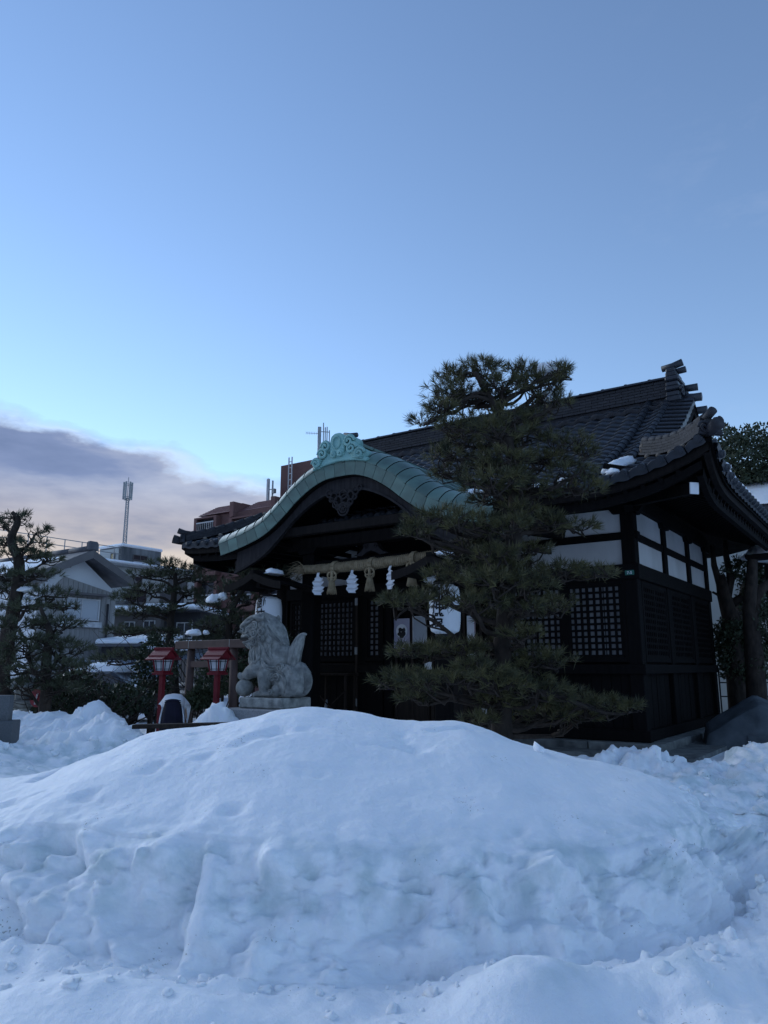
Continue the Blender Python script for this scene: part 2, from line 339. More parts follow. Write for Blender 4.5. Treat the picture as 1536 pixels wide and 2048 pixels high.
# ================================================================== SNOW GROUND
def far_ground():
    n = 40; rr = [0, 26, 60, 120, 300, 900]
    mb = MB(); rows = []
    for r in rr: rows.append([(r * math.cos(2 * math.pi * j / n), 10 + r * math.sin(2 * math.pi * j / n), -.06) for j in range(n + 1)])
    o = mb.strip(rows).build('ground', 'snow'); tag(o, kind='structure')
far_ground()
def snow_surface():
    nx = 760; xs = np.linspace(-10.5, 10.5, nx)
    it = lambda X, Zs: np.interp(xs, X, Zs)
    def soft(a, k=15):
        ker = np.hanning(2 * k + 1); ker /= ker.sum(); return np.convolve(np.pad(a, k, mode='edge'), ker, 'valid')
    yb = soft(it([-6, -3.2, -2.4, -1.6, -1.0, -.4, .3, 1.0, 1.6, 2.1, 2.6, 3.2, 4], [5.3, 4.95, 4.75, 4.3, 4.1, 4.0, 4.0, 4.1, 4.35, 4.8, 5.4, 6.0, 6.1]))
    yc = soft(it([-6, -3.2, -2, -1, 0, 1, 2, 3, 4], [6.6, 6.4, 6.3, 6.3, 6.3, 6.3, 6.35, 6.7, 7.0]))
    hc = soft(it([-7, -3.6, -3.15, -2.62, -2.05, -1.8, -1.39, -1.18, -.94, -.69, -.48, -.12, .13, .38, .62, .83, 1.04, 1.36, 1.78, 2.19, 2.6, 3.2, 4.2],
                 [.52, .58, .60, .68, .93, 1.03, 1.055, 1.08, 1.16, 1.20, 1.18, 1.14, 1.09, 1.08, 1.085, 1.03, .93, .86, .76, .66, .44, .25, .22]), 8)
    hr = soft(it([-6, -3, -2, -1, 0, .8, 1.5, 2.1, 2.6, 3.2, 4], [.40, .44, .55, .56, .52, .50, .49, .46, .30, .16, .14]))
    fd = soft(it([-6, -2.5, -1, 0, 1, 1.8, 2.5, 3.2], [.42, .42, .48, .5, .55, .6, .7, .8]))
    yr = yb + fd
    # rows: ground ahead, face, top, back, beyond
    seg = [np.linspace(0, 1, 60)[:-1], np.linspace(0, 1, 74)[:-1], np.linspace(0, 1, 100)[:-1], np.linspace(0, 1, 40)[:-1], np.linspace(0, 1, 130)]
    Ys, Zs, Fc, Tp = [], [], [], []; TF = []
    one = np.ones(nx)
    for t in seg[0]: Ys.append(2.0 + (yb - 2.0) * t); Zs.append(0 * one); Fc.append(sst(.8, 1, np.float64(t)) * .35 * one); Tp.append(0 * one); TF.append(0)
    for t in seg[1]:
        TF.append(t)
        Ys.append(yb + fd * (t ** 1.3)); Zs.append(hr * (.75 * t + .25 * (t * t * (3 - 2 * t)))); Fc.append(one * (.35 + .65 * sst(0, .14, np.float64(t))) * (1 - .8 * sst(.75, 1, np.float64(t)))); Tp.append(one * sst(.8, 1, np.float64(t)))
    for t in seg[2]:
        TF.append(0)
        Ys.append(yr + (yc - yr) * t); Zs.append(hr + (hc - hr) * (math.sin(t * math.pi / 2) * .62 + .38 * t)); Fc.append(one * .2 * (1 - sst(0, .2, np.float64(t)))); Tp.append(one)
    back = .30
    for t in seg[3]:
        TF.append(0)
        Ys.append(yc + 1.5 * t); c = .5 + .5 * math.cos(math.pi * t); Zs.append(np.minimum(hc, back) + np.maximum(hc - back, 0) * c); Fc.append(0 * one); Tp.append(one * c)
    y5 = yc + 1.5
    for t in seg[4]: TF.append(0); Ys.append(y5 + (30 - y5) * (t ** 1.6)); Zs.append(np.minimum(hc, back)); Fc.append(0 * one); Tp.append(0 * one)
    Y = np.array(Ys); Z = np.array(Zs); F = np.array(Fc); T = np.array(Tp); X = np.broadcast_to(xs, Y.shape).copy()
    beyond = np.zeros_like(Y); nb = sum(len(s) for s in seg[:4]); beyond[nb:] = 1
    # ground in front: gentle fall to the left, ploughed lumps to the right
    front = np.zeros_like(Y); front[:len(seg[0])] = 1
    Z += front * (.05 * fbm(X * 1.1, Y * 1.1, X * 0 + 3.1, 3))
    for cx, cy, rx, ry, h in [(-1.35, 3.75, .35, .30, .14), (-.75, 3.55, .30, .25, .10), (.55, 3.6, .3, .25, .10), (.75, 3.7, .30, .25, .16), (1.35, 3.8, .30, .25, .16), (1.9, 4.15, .4, .35, .12), (2.6, 4.6, .5, .5, .12), (3.0, 5.2, .6, .6, .14), (-2.9, 4.5, .6, .35, .08), (1.5, 3.2, .4, .3, .10)]: Z += front * h * np.exp(-((X - cx) / rx) ** 2 - ((Y - cy) / ry) ** 2) * (1 - sst(.0, .001, np.maximum(0, .0 * Y)))
    # the bank of cleared snow on the left, behind the mound
    g = lambda cx, cy, rx, ry: np.exp(-((X - cx) / rx) ** 2 - ((Y - cy) / ry) ** 2)
    bb = sst(7.2, 8.4, Y)
    base = .30 * (1 - sst(9.5, 13, Y)) * (X > -30)
    Lb = np.zeros_like(Y)
    for cx, cy, rx, ry, h in [(-4.3, 11.6, .9, 1.2, .34), (-6.3, 11.6, 1.5, 1.3, .42), (-3.75, 11.0, .6, .9, .30), (-5.4, 12.4, .9, .8, .24), (-7.9, 11.5, 1.4, 1.5, .55), (-5.6, 9.4, 1.2, 1.2, .36),
                              (-4.5, 12.4, .45, .5, .30), (-6.6, 9.7, 1.3, 1.6, .35), (-9, 10.5, 1.6, 2, .6), (-3.1, 13.0, .5, .6, .25)]: Lb += 1.32 * h * g(cx, cy, rx, ry)
    Rb = np.zeros_like(Y)
    for cx, cy, rx, ry, h in [(2.35, 8.3, .9, .9, .26), (3.4, 8.8, .9, .9, .10), (4.2, 9.7, .5, .6, .12), (4.85, 10.2, .42, .5, .34), (5.5, 9.9, .9, 1.0, .20), (6.4, 9.2, 1.2, 1.4, .34), (4.4, 8.0, 1.1, 1.1, .20), (7.6, 11, 1.5, 2.2, .45), (3.9, 7.3, 1.0, .9, .20)]: Rb += h * g(cx, cy, rx, ry)
    Z = np.where(beyond > 0, Z * (1 - sst(8.0, 11.0, Y)) + (Lb + Rb), Z + (Lb + Rb) * .9 * sst(6.4, 7.6, Y))
    # snow heaped against the statue's pedestal
    Z += beyond * (.62 * g(-2.75, 12.4, .55, .5) + .50 * g(-2.35, 12.1, .5, .4) + .75 * g(-1.3, 13.3, .75, .5))
    # vertical imprint of a shovel in the face of the mound
    dxg = X + .955
    sl = .85 * sst(-.10, -.045, dxg + .012 * pnoise(X * 9, Y * 9, Z * 9)) * (1 - sst(.02, .11, dxg)) * sst(.3, .6, F) * sst(.08, .20, Z)
    # normals of the plain shape
    P = np.stack([X, Y, Z], -1)
    def normals(P):
        du = np.gradient(P, axis=1); dv = np.gradient(P, axis=0); n = np.cross(du, dv); return n / (np.linalg.norm(n, axis=-1, keepdims=True) + 1e-9)
    Nn = normals(P); TF_ = np.array(TF)
    q = X * 0
    big = fbm(X * 1.0, Y * 1.0, Z * 1.2 + 5, 3)
    chunk = np.abs(fbm(X * 2.1, Y * 2.1, Z * 2.3, 4, .5)) * 1.5 - .35 + .5 * np.abs(fbm(X * 5.3 + 4, Y * 5.3, Z * 4.6, 3, .5)); holes = -sst(.30, .62, fbm(X * 3.1 + 31, Y * 3.1, Z * 3.1 + 7, 3, .5))
    rid = 1 - np.abs(fbm(X * 2.3 + 9, Y * 2.3, Z * 3.0 + 2, 4, .5)) * 2.0
    lump = np.maximum(0, fbm(X * 2.6 + 3, Y * 2.6 + 8, Z * 1.5, 4, .5))
    fine = fbm(X * 9, Y * 9, Z * 9, 4, .55)
    dimp = -np.maximum(0, fbm(X * 2.1 + 20, Y * 2.6 + 4, q + 1.3, 3) - .28)
    D = F * (.17 * chunk + .03 * (rid - .5) + .034 * fine + .012 * fbm(X * 24, Y * 24, Z * 24, 3) + .10 * holes)
    D += T * (1 - F) * (.055 * big + .012 * fbm(X * 3.3, Y * 1.6, q, 3) + .16 * dimp + .006 * fine + .0035 * fbm(X * 14, Y * 30, q + 3, 3))
    rl = sst(.8, 2.2, X); ll = 1 - sst(-2.4, -1.0, X)
    D += front * (1 - F) * (.05 * big + (.04 + .16 * rl) * lump + (.010 + .012 * rl) * fine + .06 * np.maximum(0, chunk) * sst(3.2, 4.2, Y) * (1 - .7 * ll))
    hb = np.clip((Lb + Rb) * 2.2 + g(-2.6, 12.3, .9, .8) * 1.2, .25, 1)
    D += beyond * sst(6.8, 8, Y) * hb * (.13 * chunk + .20 * lump + .035 * fine)
    rr = sst(1.7, 2.7, X) * (1 - front) * (1 - beyond) + beyond * sst(1.7, 2.7, X) * (1 - sst(8.5, 10, Y)); D += rr * (.10 * chunk + .10 * lump + .02 * fine - .03)
    D += (1 - beyond) * (1 - T) * (1 - F) * (1 - front) * .05 * chunk
    D *= np.clip((Y - 1.5), .2, 1)
    # scooped hollows in the face
    srg = np.random.default_rng(5)
    for _ in range(150):
        cx, cz, rr_ = srg.uniform(-4.5, 2.6), srg.uniform(.02, .58), srg.uniform(.035, .17); q_ = np.sqrt(((X - cx) * srg.uniform(.7, 1.3)) ** 2 + (Z - cz) ** 2 * srg.uniform(1.0, 2.2) + (rr_ * .25 * fine) ** 2)
        D -= np.clip(F * 1.6, 0, 1) * (TF_[:, None] > 0) * srg.uniform(.25, .62) * rr_ * np.exp(-(q_ / rr_) ** 4)
    P += Nn * D[..., None]
    ov = sst(.62, .86, TF_)[:, None] * (1 - sst(.93, 1.0, TF_))[:, None]
    P[..., 1] -= ov * .13 * np.clip(fbm(X * 1.3 + 40, q + 2.2, q + 5, 3) + .35 - .25 * sst(-.2, 1.0, X), 0, 1)
    # flat imprint: a smooth slab standing proud of the broken face
    P[..., 0] = P[..., 0] * (1 - sl) + X * sl; P[..., 1] = P[..., 1] * (1 - sl) + (Y - .045) * sl; P[..., 2] = P[..., 2] * (1 - sl) + Z * sl
    # keep the paving round the shrine clear
    S = (P[..., 0] - SC.x) * math.cos(ANG) - (P[..., 1] - SC.y) * math.sin(ANG); W = (P[..., 0] - SC.x) * math.sin(ANG) + (P[..., 1] - SC.y) * math.cos(ANG)
    clear = sst(-1.5, -.75, W) * (1 - sst(.9, 1.6, S)) * sst(-11, -10, S)
    clear = np.maximum(clear, sst(-.6, .1, W) * (1 - sst(.3, .9, S)) * sst(-11, -10, S))
    P[..., 2] = np.where(beyond > 0, P[..., 2] * (1 - clear) + -.08 * clear, P[..., 2])
    ny = Y.shape[0]; idx = np.arange(ny * nx).reshape(ny, nx)
    Fq = np.stack([idx[:-1, :-1], idx[:-1, 1:], idx[1:, 1:], idx[1:, :-1]], -1).reshape(-1, 4)
    o = link('snow_bank', numpy_mesh('snow_bank', P.reshape(-1, 3), Fq, 'snow', True)); tag(o, kind='structure')
    return P
SNOW = snow_surface()
def snow_z(x, y):
    d = (SNOW[..., 0] - x) ** 2 + (SNOW[..., 1] - y) ** 2; return float(SNOW.reshape(-1, 3)[d.argmin(), 2])

# loose clods of snow lying about, far too many to count
def clods():
    rg = np.random.default_rng(3); base = MB().ell((0, 0, 0), (1, 1, .8), 8, 6); V0 = np.array(base.v); F0 = [f for f in base.f]; Vs = []; Fs = []; k = 0
    spots = [(rg.uniform(-3.6, 3.4), 0, 'b') for _ in range(170)] + [(rg.uniform(1.2, 4.5), rg.uniform(3.4, 9.5), 'r') for _ in range(170)] + [(rg.uniform(3.5, 6.5), rg.uniform(9, 11), 'r') for _ in range(60)] + [(rg.uniform(-7, -3.4), rg.uniform(9, 12.5), 'r') for _ in range(80)] + [(rg.uniform(-3, 2.4), rg.uniform(2.9, 4.0), 'r') for _ in range(50)]
    G = SNOW.reshape(-1, 3)
    for x, y, m in spots:
        if m == 'b': y = float(np.interp(x, [-3.2, -2.4, -1.6, -1.0, -.4, .3, 1.0, 1.6, 2.1, 2.6, 3.2], [4.95, 4.75, 4.3, 4.1, 4.0, 4.0, 4.1, 4.35, 4.8, 5.4, 6.0])) - abs(rg.normal()) * .16 - .02
        z = float(G[((G[:, 0] - x) ** 2 + (G[:, 1] - y) ** 2).argmin(), 2]); r = (.006 + .030 * rg.uniform() ** 3) * (1 + .12 * y * (m == 'r'))
        n = fbm(V0[:, 0] * 1.4 + x * 9, V0[:, 1] * 1.4 + y * 7, V0[:, 2] * 1.4, 3); V = V0 * (1 + .95 * n)[:, None] * r * rg.uniform(.7, 1.3, 3); Vs.append(V + np.array((x, y, z - r * .05))); Fs += [tuple(i + k for i in f) for f in F0]; k += len(V0)
    mb = MB(); mb.v = [tuple(p) for p in np.concatenate(Vs)]; mb.f = Fs; o = link('snow_clods', mb.mesh('snow_clods', 'snow', True, False)); tag(o, 'loose clods of snow scattered over the banks and the trodden snow', 'snow', kind='stuff')
clods()

# ================================================================== SHRINE (local frame: x along the front, y into the depth)
shrine = empty('shrine_hall', SC, -ANG)
tag(shrine, 'dark timber shrine hall with grey tiled roof and green copper porch gable', 'shrine')
WL = -9.1; DEP = 6.5; SCN = WL / 2; OV = 1.75; XR = 1.85; XL = WL - 1.85
def zr(t): return 4.65 + .4456 * t + .0329 * t * t
def upt(a, t):          # upturn towards the corners: a = distance from the middle of the eave, t = distance up the slope
    q = max(0.0, (a - 3.55) / 2.85); return .6 * min(q, 1.05) ** 2.5 * max(0.0, 1 - t / 2.6) ** 1.3
def upts(a, t): q = max(0.0, (a - 3.55) / 2.85); return .6 * min(q, 1.05) ** 6 * max(0.0, 1 - t / 2.6) ** 1.3
def zf(s, w): t = w + OV; return zr(t) + upt(abs(s - SCN), t) * (1.0 if s > SCN else .35) - .27 * max(0.0, (SCN - s - 2.6) / 3.8)
# --- foundation
fnd = MB().box(WL - .1, .1, .05, DEP + .1, -.1, .15).build('foundation', 'foundation', shrine)
s = .32
while s > WL - .3:
    l = random.uniform(1.15, 1.75); MBx = MB().box(max(s - l, WL - .32), s, -.30, .03, -.12, .155 + random.uniform(-.006, .006)); MBx.build('stone_block', 'foundation', fnd, bevel=.018); s -= l + .02
w = .04
while w < DEP + .2:
    l = random.uniform(1.1, 1.6); MB().box(.07, .31, w, min(w + l, DEP + .3), -.12, .155).build('stone_block', 'foundation', fnd, bevel=.018); w += l + .02
apron = MB().box(WL - 1.0, 1.0, -.95, DEP + .8, -.3, .02).build('paving_apron', 'foundation', shrine)
# --- posts, beams
PX = [-.13, -3.0, -6.52, WL + .13]; PY = [.13, 2.3, 4.45, DEP - .13]
def post(x, y, z0, z1, a=.26, m='black_wood'): return MB().box(x - a / 2, x + a / 2, y - a / 2, y + a / 2, z0, z1).build('post', m, shrine, bevel=.012)
for x in PX: post(x, .13, .15, 4.6)
for y in PY[1:]: post(-.13, y, .15, 4.6); post(WL + .13, y, .15, 4.6)
post(-5.77, .13, .15, 3.5, .22)
for x in PX[1:3]: post(x, DEP - .13, .15, 4.6)
for z0, z1, pr in ((.16, .36, .03), (1.38, 1.56, .05), (3.16, 3.45, .05), (3.94, 4.09, -.02), (4.56, 4.80, .04)):
    segs = [(WL - .1, .06)] if z0 > 3 else [(WL - .1, -5.66), (-3.12, .06)]
    for a, b in segs: MB().box(a, b, -pr, .2, z0, z1).build('beam', 'black_wood', shrine, bevel=.008)
    MB().box(-.2, pr + .003, .21, DEP - .06, z0 + .002, z1 - .002).build('beam', 'black_wood', shrine, bevel=.008)
    MB().box(WL - pr - .003, WL + .2, .21, DEP - .06, z0 + .002, z1 - .002).build('beam', 'black_wood', shrine, bevel=.008)
# shallow bracket blocks where the posts meet the eave beam
for x in PX: MB().prism([(x - .34, 4.57), (x - .26, 4.45), (x + .26, 4.45), (x + .34, 4.57)], 1, -.045, .12).build('bracket', 'black_wood', shrine)
for y in PY: MB().prism([(y - .30, 4.57), (y - .22, 4.45), (y + .22, 4.45), (y + .30, 4.57)], 0, -.12, .048).build('bracket', 'black_wood', shrine)
# --- plaster panels
for a, b in ((-2.86, -.27), (-6.38, -3.14), (WL + .27, -6.66)):
    for z0, z1 in ((3.452, 3.94), (4.092, 4.558)): MB().box(a, b, .06, .10, z0, z1).build('plaster_panel', 'plaster' if a != -6.38 else 'black_wood', shrine)
MB().box(-3.95, -3.14, .045, .058, 3.46, 3.93).build('plaster_panel', 'plaster', shrine)
for i in range(3):
    for z0, z1 in ((3.452, 3.94), (4.092, 4.558)): MB().box(-.10, -.06, PY[i] + .14, PY[i + 1] - .14, z0, z1).build('plaster_panel', 'plaster', shrine)
# --- lower plank walls
lw = MB().box(WL + .26, -.2, .16, .2, .3, 1.4); lw.box(-.2, -.16, .2, DEP - .2, .3, 1.4); lower = lw.build('lower_wall', 'black_wood', shrine)
x = -.27
while x > WL + .4:
    if not (-5.6 < x < -3.0): ubox('plank', 'black_wood', lower, x - .185, x - .004, .10 + random.uniform(-.006, .006), .158, .36, 1.38)
    x -= .19
y = .28
while y < DEP - .3: ubox('plank', 'black_wood', lower, -.158, -.10 + random.uniform(-.006, .006), y, y + .181, .36, 1.38); y += .19
# --- boards behind the lattices
for a, b in ((WL + .2, -5.68), (-3.11, -.2)): MB().box(a, b, .105, .15, 1.40, 3.2).build('backing_board', 'black_wood', shrine)
for xx in (-.15, WL + .105): MB().box(xx, xx + .045, .2, DEP - .2, 1.40, 3.2).build('backing_board', 'black_wood', shrine)
# --- lattice windows
def lattice(x0, x1, z0, z1, w0, npan, px=.13, pz=.125, side=False, pane='pane', nm='lattice_window'):
    e = empty(nm); e.parent = shrine
    def bx(name, m, a, b, d0, d1, c, d):
        return ubox(name, m, e, a, b, w0 + d0, w0 + d1, c, d) if not side else ubox(name, m, e, w0 - d1, w0 - d0, a, b, c, d)
    step = (x1 - x0) / npan
    for p in range(npan):
        bx('pane', pane, x0 + p * step + .01, x0 + (p + 1) * step - .01, .055, .062, z0, z1)
    n = round((x1 - x0) / px); m = round((z1 - z0) / pz)
    for i in range(n + 1):
        c = x0 + (x1 - x0) * i / n; wd = .045 if (i * npan) % n else .085
        bx('bar', 'black_wood', c - wd / 2, c + wd / 2, .0, .030, z0, z1)
    for j in range(m + 1):
        c = z0 + (z1 - z0) * j / m; bx('bar', 'black_wood', x0, x1, .004, .034, c - .021, c + .021)
    for a, b, c, d in ((x0 - .10, x0 - .022, z0 - .12, z1 + .12), (x1 + .022, x1 + .10, z0 - .12, z1 + .12), (x0 - .02, x1 + .02, z0 - .12, z0 - .022), (x0 - .02, x1 + .02, z1 + .022, z1 + .12)):
        bx('frame', 'black_wood', a, b, -.012, .06, c, d)
    return e
mat('pane_bright', (.27, .275, .28), .5, (.16, .165, .17), 1.2, .9)
lattice(-2.74, -1.56, 1.72, 3.06, .03, 2)
lattice(-1.40, -.34, 1.72, 3.06, .025, 3, pane='pane_bright')
lattice(WL + .42, -8.2, 1.76, 3.06, .03, 1)
lattice(-7.95, -6.76, 1.76, 3.06, .03, 2)
lattice(-6.30, -5.98, 1.76, 3.06, .0, 1, nm='folding_door')
for a, b in ((.45, 2.05), (2.6, 4.2), (4.75, 6.2)): lattice(a, b, 1.72, 3.06, -.03, 2, side=True, pane='dark_wood')
MB().box(-6.40, -5.90, .0, .06, .4, 1.62).build('door_panel', 'black_wood', shrine)
hp = MB().box(-6.64, -6.58, -.055, -.015, .30, 3.16).build('hinge_post', 'brown_wood', shrine)
for z in (2.95, 1.80, .62): ubox('hinge_plate', 'metal', hp, -6.65, -6.575, -.066, -.054, z, z + .17)
MB().box(-8.0, -6.68, -.03, .02, 1.33, 1.60).build('kickboard', 'dark_wood', shrine, bevel=.006)
# --- entrance doors
dw = MB().box(-5.66, -3.13, .16, .20, .15, 3.2).build('entrance_wall', 'black_wood', shrine)
for a, b in ((-5.64, -4.72), (-4.68, -3.75), (-3.72, -3.15)):
    d = MB().box(a, b, .11, .155, .18, 1.1).build('sliding_door', 'brown_wood', shrine)
    for c in (a + .03, (a + b) / 2, b - .09): ubox('stile', 'brown_wood', d, c, c + .06, .09, .108, .18, 3.1)
    for c in (.2, 1.08, 2.9): ubox('rail', 'brown_wood', d, a + .1, b - .1, .085, .107, c, c + .09)
# --- ceiling slab under the roof, keeps the eaves dark
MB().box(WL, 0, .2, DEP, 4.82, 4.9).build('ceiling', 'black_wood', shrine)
# --- main roof deck (front, back, both hip sides)
def deck():
    mb = MB(); n = 48
    def sheet(fn, us, vs, th=.09):
        top = [[fn(a, b) for a in us] for b in vs]; bot = [[(p[0], p[1], p[2] - th) for p in r] for r in top]
        mb.strip(top); mb.strip([r[::-1] for r in bot])
        for k in (0, -1): mb.strip([top[k], bot[k]]); mb.strip([[r[k] for r in top], [r[k] for r in bot]])
    ts = [i / 18 for i in range(19)]
    def front(a, b, sgn=1):
        w = -OV + 5.0 * b; k = w + OV
        lim = 1.25 if b > .26 else k; x0, x1 = XL + min(k, lim), XR - min(k, lim); x = x0 + (x1 - x0) * a
        return (x, w if sgn > 0 else DEP - w, zf(x, w) - .03)
    us = [i / n for i in range(n + 1)]
    sheet(lambda a, b: front(a, b, 1), us, ts); sheet(lambda a, b: front(a, b, -1), us, ts)
    def sidef(a, b, sgn=1):
        r = 2.0 * b; y0, y1 = -OV + r, DEP + OV - r; y = y0 + (y1 - y0) * a
        z = zr(r) + upts(abs(y - DEP / 2) + 6.4 - (DEP / 2 + OV), r) * (1 if sgn > 0 else .35) - .03; x = XR - r
        if sgn < 0: z -= .27 * max(0.0, (SCN - (WL - x) - 2.6) / 3.8)
        return (x if sgn > 0 else WL - x, y, z)
    sheet(lambda a, b: sidef(a, b, 1), us, ts[::3] + [1.0] if ts[::3][-1] != 1 else ts[::3]); sheet(lambda a, b: sidef(a, b, -1), us, ts[::3])
    return mb.build('main_roof', 'black_wood', shrine)
roof = deck()
def zside(y, r): return zr(r) + upts(abs(y - DEP / 2) + 6.4 - (DEP / 2 + OV), r)
# --- roof tiles
TP, TR = .315, .285
def tile_mesh(name, m, eave=False):
    mb = MB(); k = 9; L = TR + .07; rows = []
    def h(u): return .026 * math.sin(2 * math.pi * (u - .12)) + (.012 if u > .55 else 0) * math.sin(math.pi * (u - .55) / .45)
    P = lambda u, y, dz: ((u - .5) * (TP + .012), y, h(u) + dz)
    us = [i / (k - 1) for i in range(k)]
    mb.strip([[P(u, .012, -.050) for u in us], [P(u, 0, .012) for u in us], [P(u, .03, .020) for u in us], [P(u, L, -.034) for u in us]])
    if eave:
        mb.strip([[P(u, -.012, -.10 - .03 * math.sin(math.pi * u)) for u in us], [P(u, -.012, .0) for u in us]])
        mb.strip([[P(u, -.012, .0) for u in us], [P(u, .0, .0) for u in us]])
        mb.tube([((.78 - .5) * TP, -.055, .0), ((.78 - .5) * TP, .10, .0)], .068, 12)
        mb.tube([((.78 - .5) * TP, -.066, .0), ((.78 - .5) * TP, -.05, .0)], .050, 12); mb.tube([((.78 - .5) * TP, -.074, .0), ((.78 - .5) * TP, -.06, .0)], .026, 8)
    me = mb.mesh(name, m, False); me.polygons.foreach_set('use_smooth', [len(p.vertices) == 4 for p in me.polygons]); return me
TM = tile_mesh('tile', 'tile'); TME = tile_mesh('eave_tile', 'tile', True)
def slope_mtx(x, w, fn, dirw=1, side=False):
    e = .05
    p = Vector((x, w, fn(x, w))); dw = (Vector((x, w + e, fn(x, w + e))) - p).normalized(); dx = (Vector((x + e, w, fn(x + e, w))) - p).normalized()
    n = dx.cross(dw).normalized(); dx = dw.cross(n).normalized()
    return p, dx, dw, n
def m4(p, a, b, c): return Matrix(((a.x, b.x, c.x, p.x), (a.y, b.y, c.y, p.y), (a.z, b.z, c.z, p.z), (0, 0, 0, 1)))
cands = []
r = 0; w = -OV - .06
while w < 3.1:
    slope = math.hypot(1, .4456 + 2 * .0329 * (w + OV)); k = w + OV
    nc = int((XR - XL) / TP) + 1
    for i in range(nc):
        x = XR - .10 - TP * (i + .5)
        hi = XR - max(k, 0) - .05 if k < 1.35 else .18
        lo = XL + max(k, 0) + .05 if k < 1.35 else WL - .18
        if x > hi or x < lo: continue
        if w > -1.2 and abs(x - SCN) < 2.3 - .0 * w and w < -.3: continue
        cands.append((x, w, r))
    w += TR / slope; r += 1
def near(c):     # how large a tile shows
    p = shrine_M @ Vector((c[0], c[1], zf(c[0], c[1]))); d = (p - Vector((0, 0, CAM_H))).length
    hid = 12 if -8.4 < c[0] < -3.4 and c[1] < 1.6 else 0
    return d + hid
shrine_M = Matrix.Translation(SC) @ Matrix.Rotation(-ANG, 4, 'Z')
cands.sort(key=near)
rest = MB(); tv = [Vector(v.co) for v in TM.vertices]; tf = [tuple(p.vertices) for p in TM.polygons]
ev = [Vector(v.co) for v in TME.vertices]; ef = [tuple(p.vertices) for p in TME.polygons]
for i, (x, w, r) in enumerate(cands):
    p, a, b, c = slope_mtx(x, w, zf); j = Matrix.Rotation(random.uniform(-.012, .012), 4, 'Z')
    mt = m4(p + c * (.035 + random.uniform(-.003, .003)), a, b, c) @ j
    if i < 300: link('eave_tile' if r == 0 else 'roof_tile', TME if r == 0 else TM, roof, mt)
    else: rest.add([mt @ q for q in (ev if r == 0 else tv)], ef if r == 0 else tf)
o = rest.build('roof_tile_field', 'tile', roof, True, kind='stuff')
# right-hand side eave: one row of eave tiles seen from below
yy = -OV + .25
while yy < DEP + OV - .2:
    fn = lambda q, rr: zside(yy, max(rr, 0))
    for row in range(2):
        rr = -.06 + row * TR * .9
        if -OV + rr + .1 < yy < DEP + OV - rr - .1:
            e = .05; z0 = zside(yy, max(rr, 0)); z1 = zside(yy, max(rr, 0) + e); zy = zside(yy + e, max(rr, 0))
            b = Vector((-e, 0, z1 - z0)).normalized(); a = Vector((0, e, zy - z0)).normalized(); c = a.cross(b).normalized()
            link('eave_tile' if row == 0 else 'roof_tile', TME if row == 0 else TM, roof, m4(Vector((XR - rr, yy, z0)) + c * .035, a, b, c))
    yy += TP
# --- round ridge tiles running down the slope
def cap_mesh(name, m, L, rad, lip=.012):
    mb = MB(); rows = []; n = 9
    for y, rr in ((0, rad + lip), (.05, rad + lip), (.051, rad), (L, rad - .008)):
        rows.append([(math.cos(math.pi * (j / (n - 1))) * rr, y, math.sin(math.pi * (j / (n - 1))) * rr) for j in range(n)])
    mb.strip(rows); mb.add([rows[0][j] for j in range(n)], [tuple(range(n))])
    return mb.mesh(name, m, True)
CAP = cap_mesh('cap_tile', 'tile', .30, .095); CAPS = cap_mesh('cap_tile_small', 'old_tile', .30, .075)
for xs, w0, w1 in ((-.32, -1.7, 3.05), (.12, -.30, 3.05), (.62, .75, 3.15)):
    if xs == .62: continue
    w = w0
    while w < w1:
        p, a, b, c = slope_mtx(xs, w, zf); link('cap_tile', CAP, roof, m4(p + c * .055, a, b, c)); w += .27 / math.hypot(1, .4456 + 2 * .0329 * (w + OV))
# left twin
w = -1.7
while w < 3.05:
    p, a, b, c = slope_mtx(WL + .32, w, zf); link('cap_tile', CAP, roof, m4(p + c * .055, a, b, c)); w += .27 / math.hypot(1, .4456 + 2 * .0329 * (w + OV))
# verge tiles: laid crosswise, tipped outwards
VT = MB().box(0, .50, 0, .30, -.03, .0).add([(.50, 0, -.16), (.50, .27, -.16), (.50, .27, 0), (.50, 0, 0), (.47, 0, -.16), (.47, .27, -.16), (.47, .27, 0), (.47, 0, 0)], [(0, 1, 2, 3), (4, 7, 6, 5), (0, 3, 7, 4), (1, 5, 6, 2), (0, 4, 5, 1)]).mesh('verge_tile', 'tile')
for sgn in (1, -1):
    w = .10
    while w < 3.15:
        x = .22 if sgn > 0 else WL - .22
        p, a, b, c = slope_mtx(x, w, zf)
        if sgn < 0: a = -a; b2 = b
        tip = Matrix.Rotation(R(9), 3, b if sgn > 0 else -b)
        a2 = tip @ a; c2 = (a2.cross(b) if sgn > 0 else b.cross(a2)).normalized()
        if c2.z < 0: c2 = -c2
        link('verge_tile', VT, roof, m4(p + c * .115, a2, b, c2) @ Matrix.Rotation(R(-9), 4, 'X')); w += .26 / math.hypot(1, .4456 + 2 * .0329 * (w + OV))
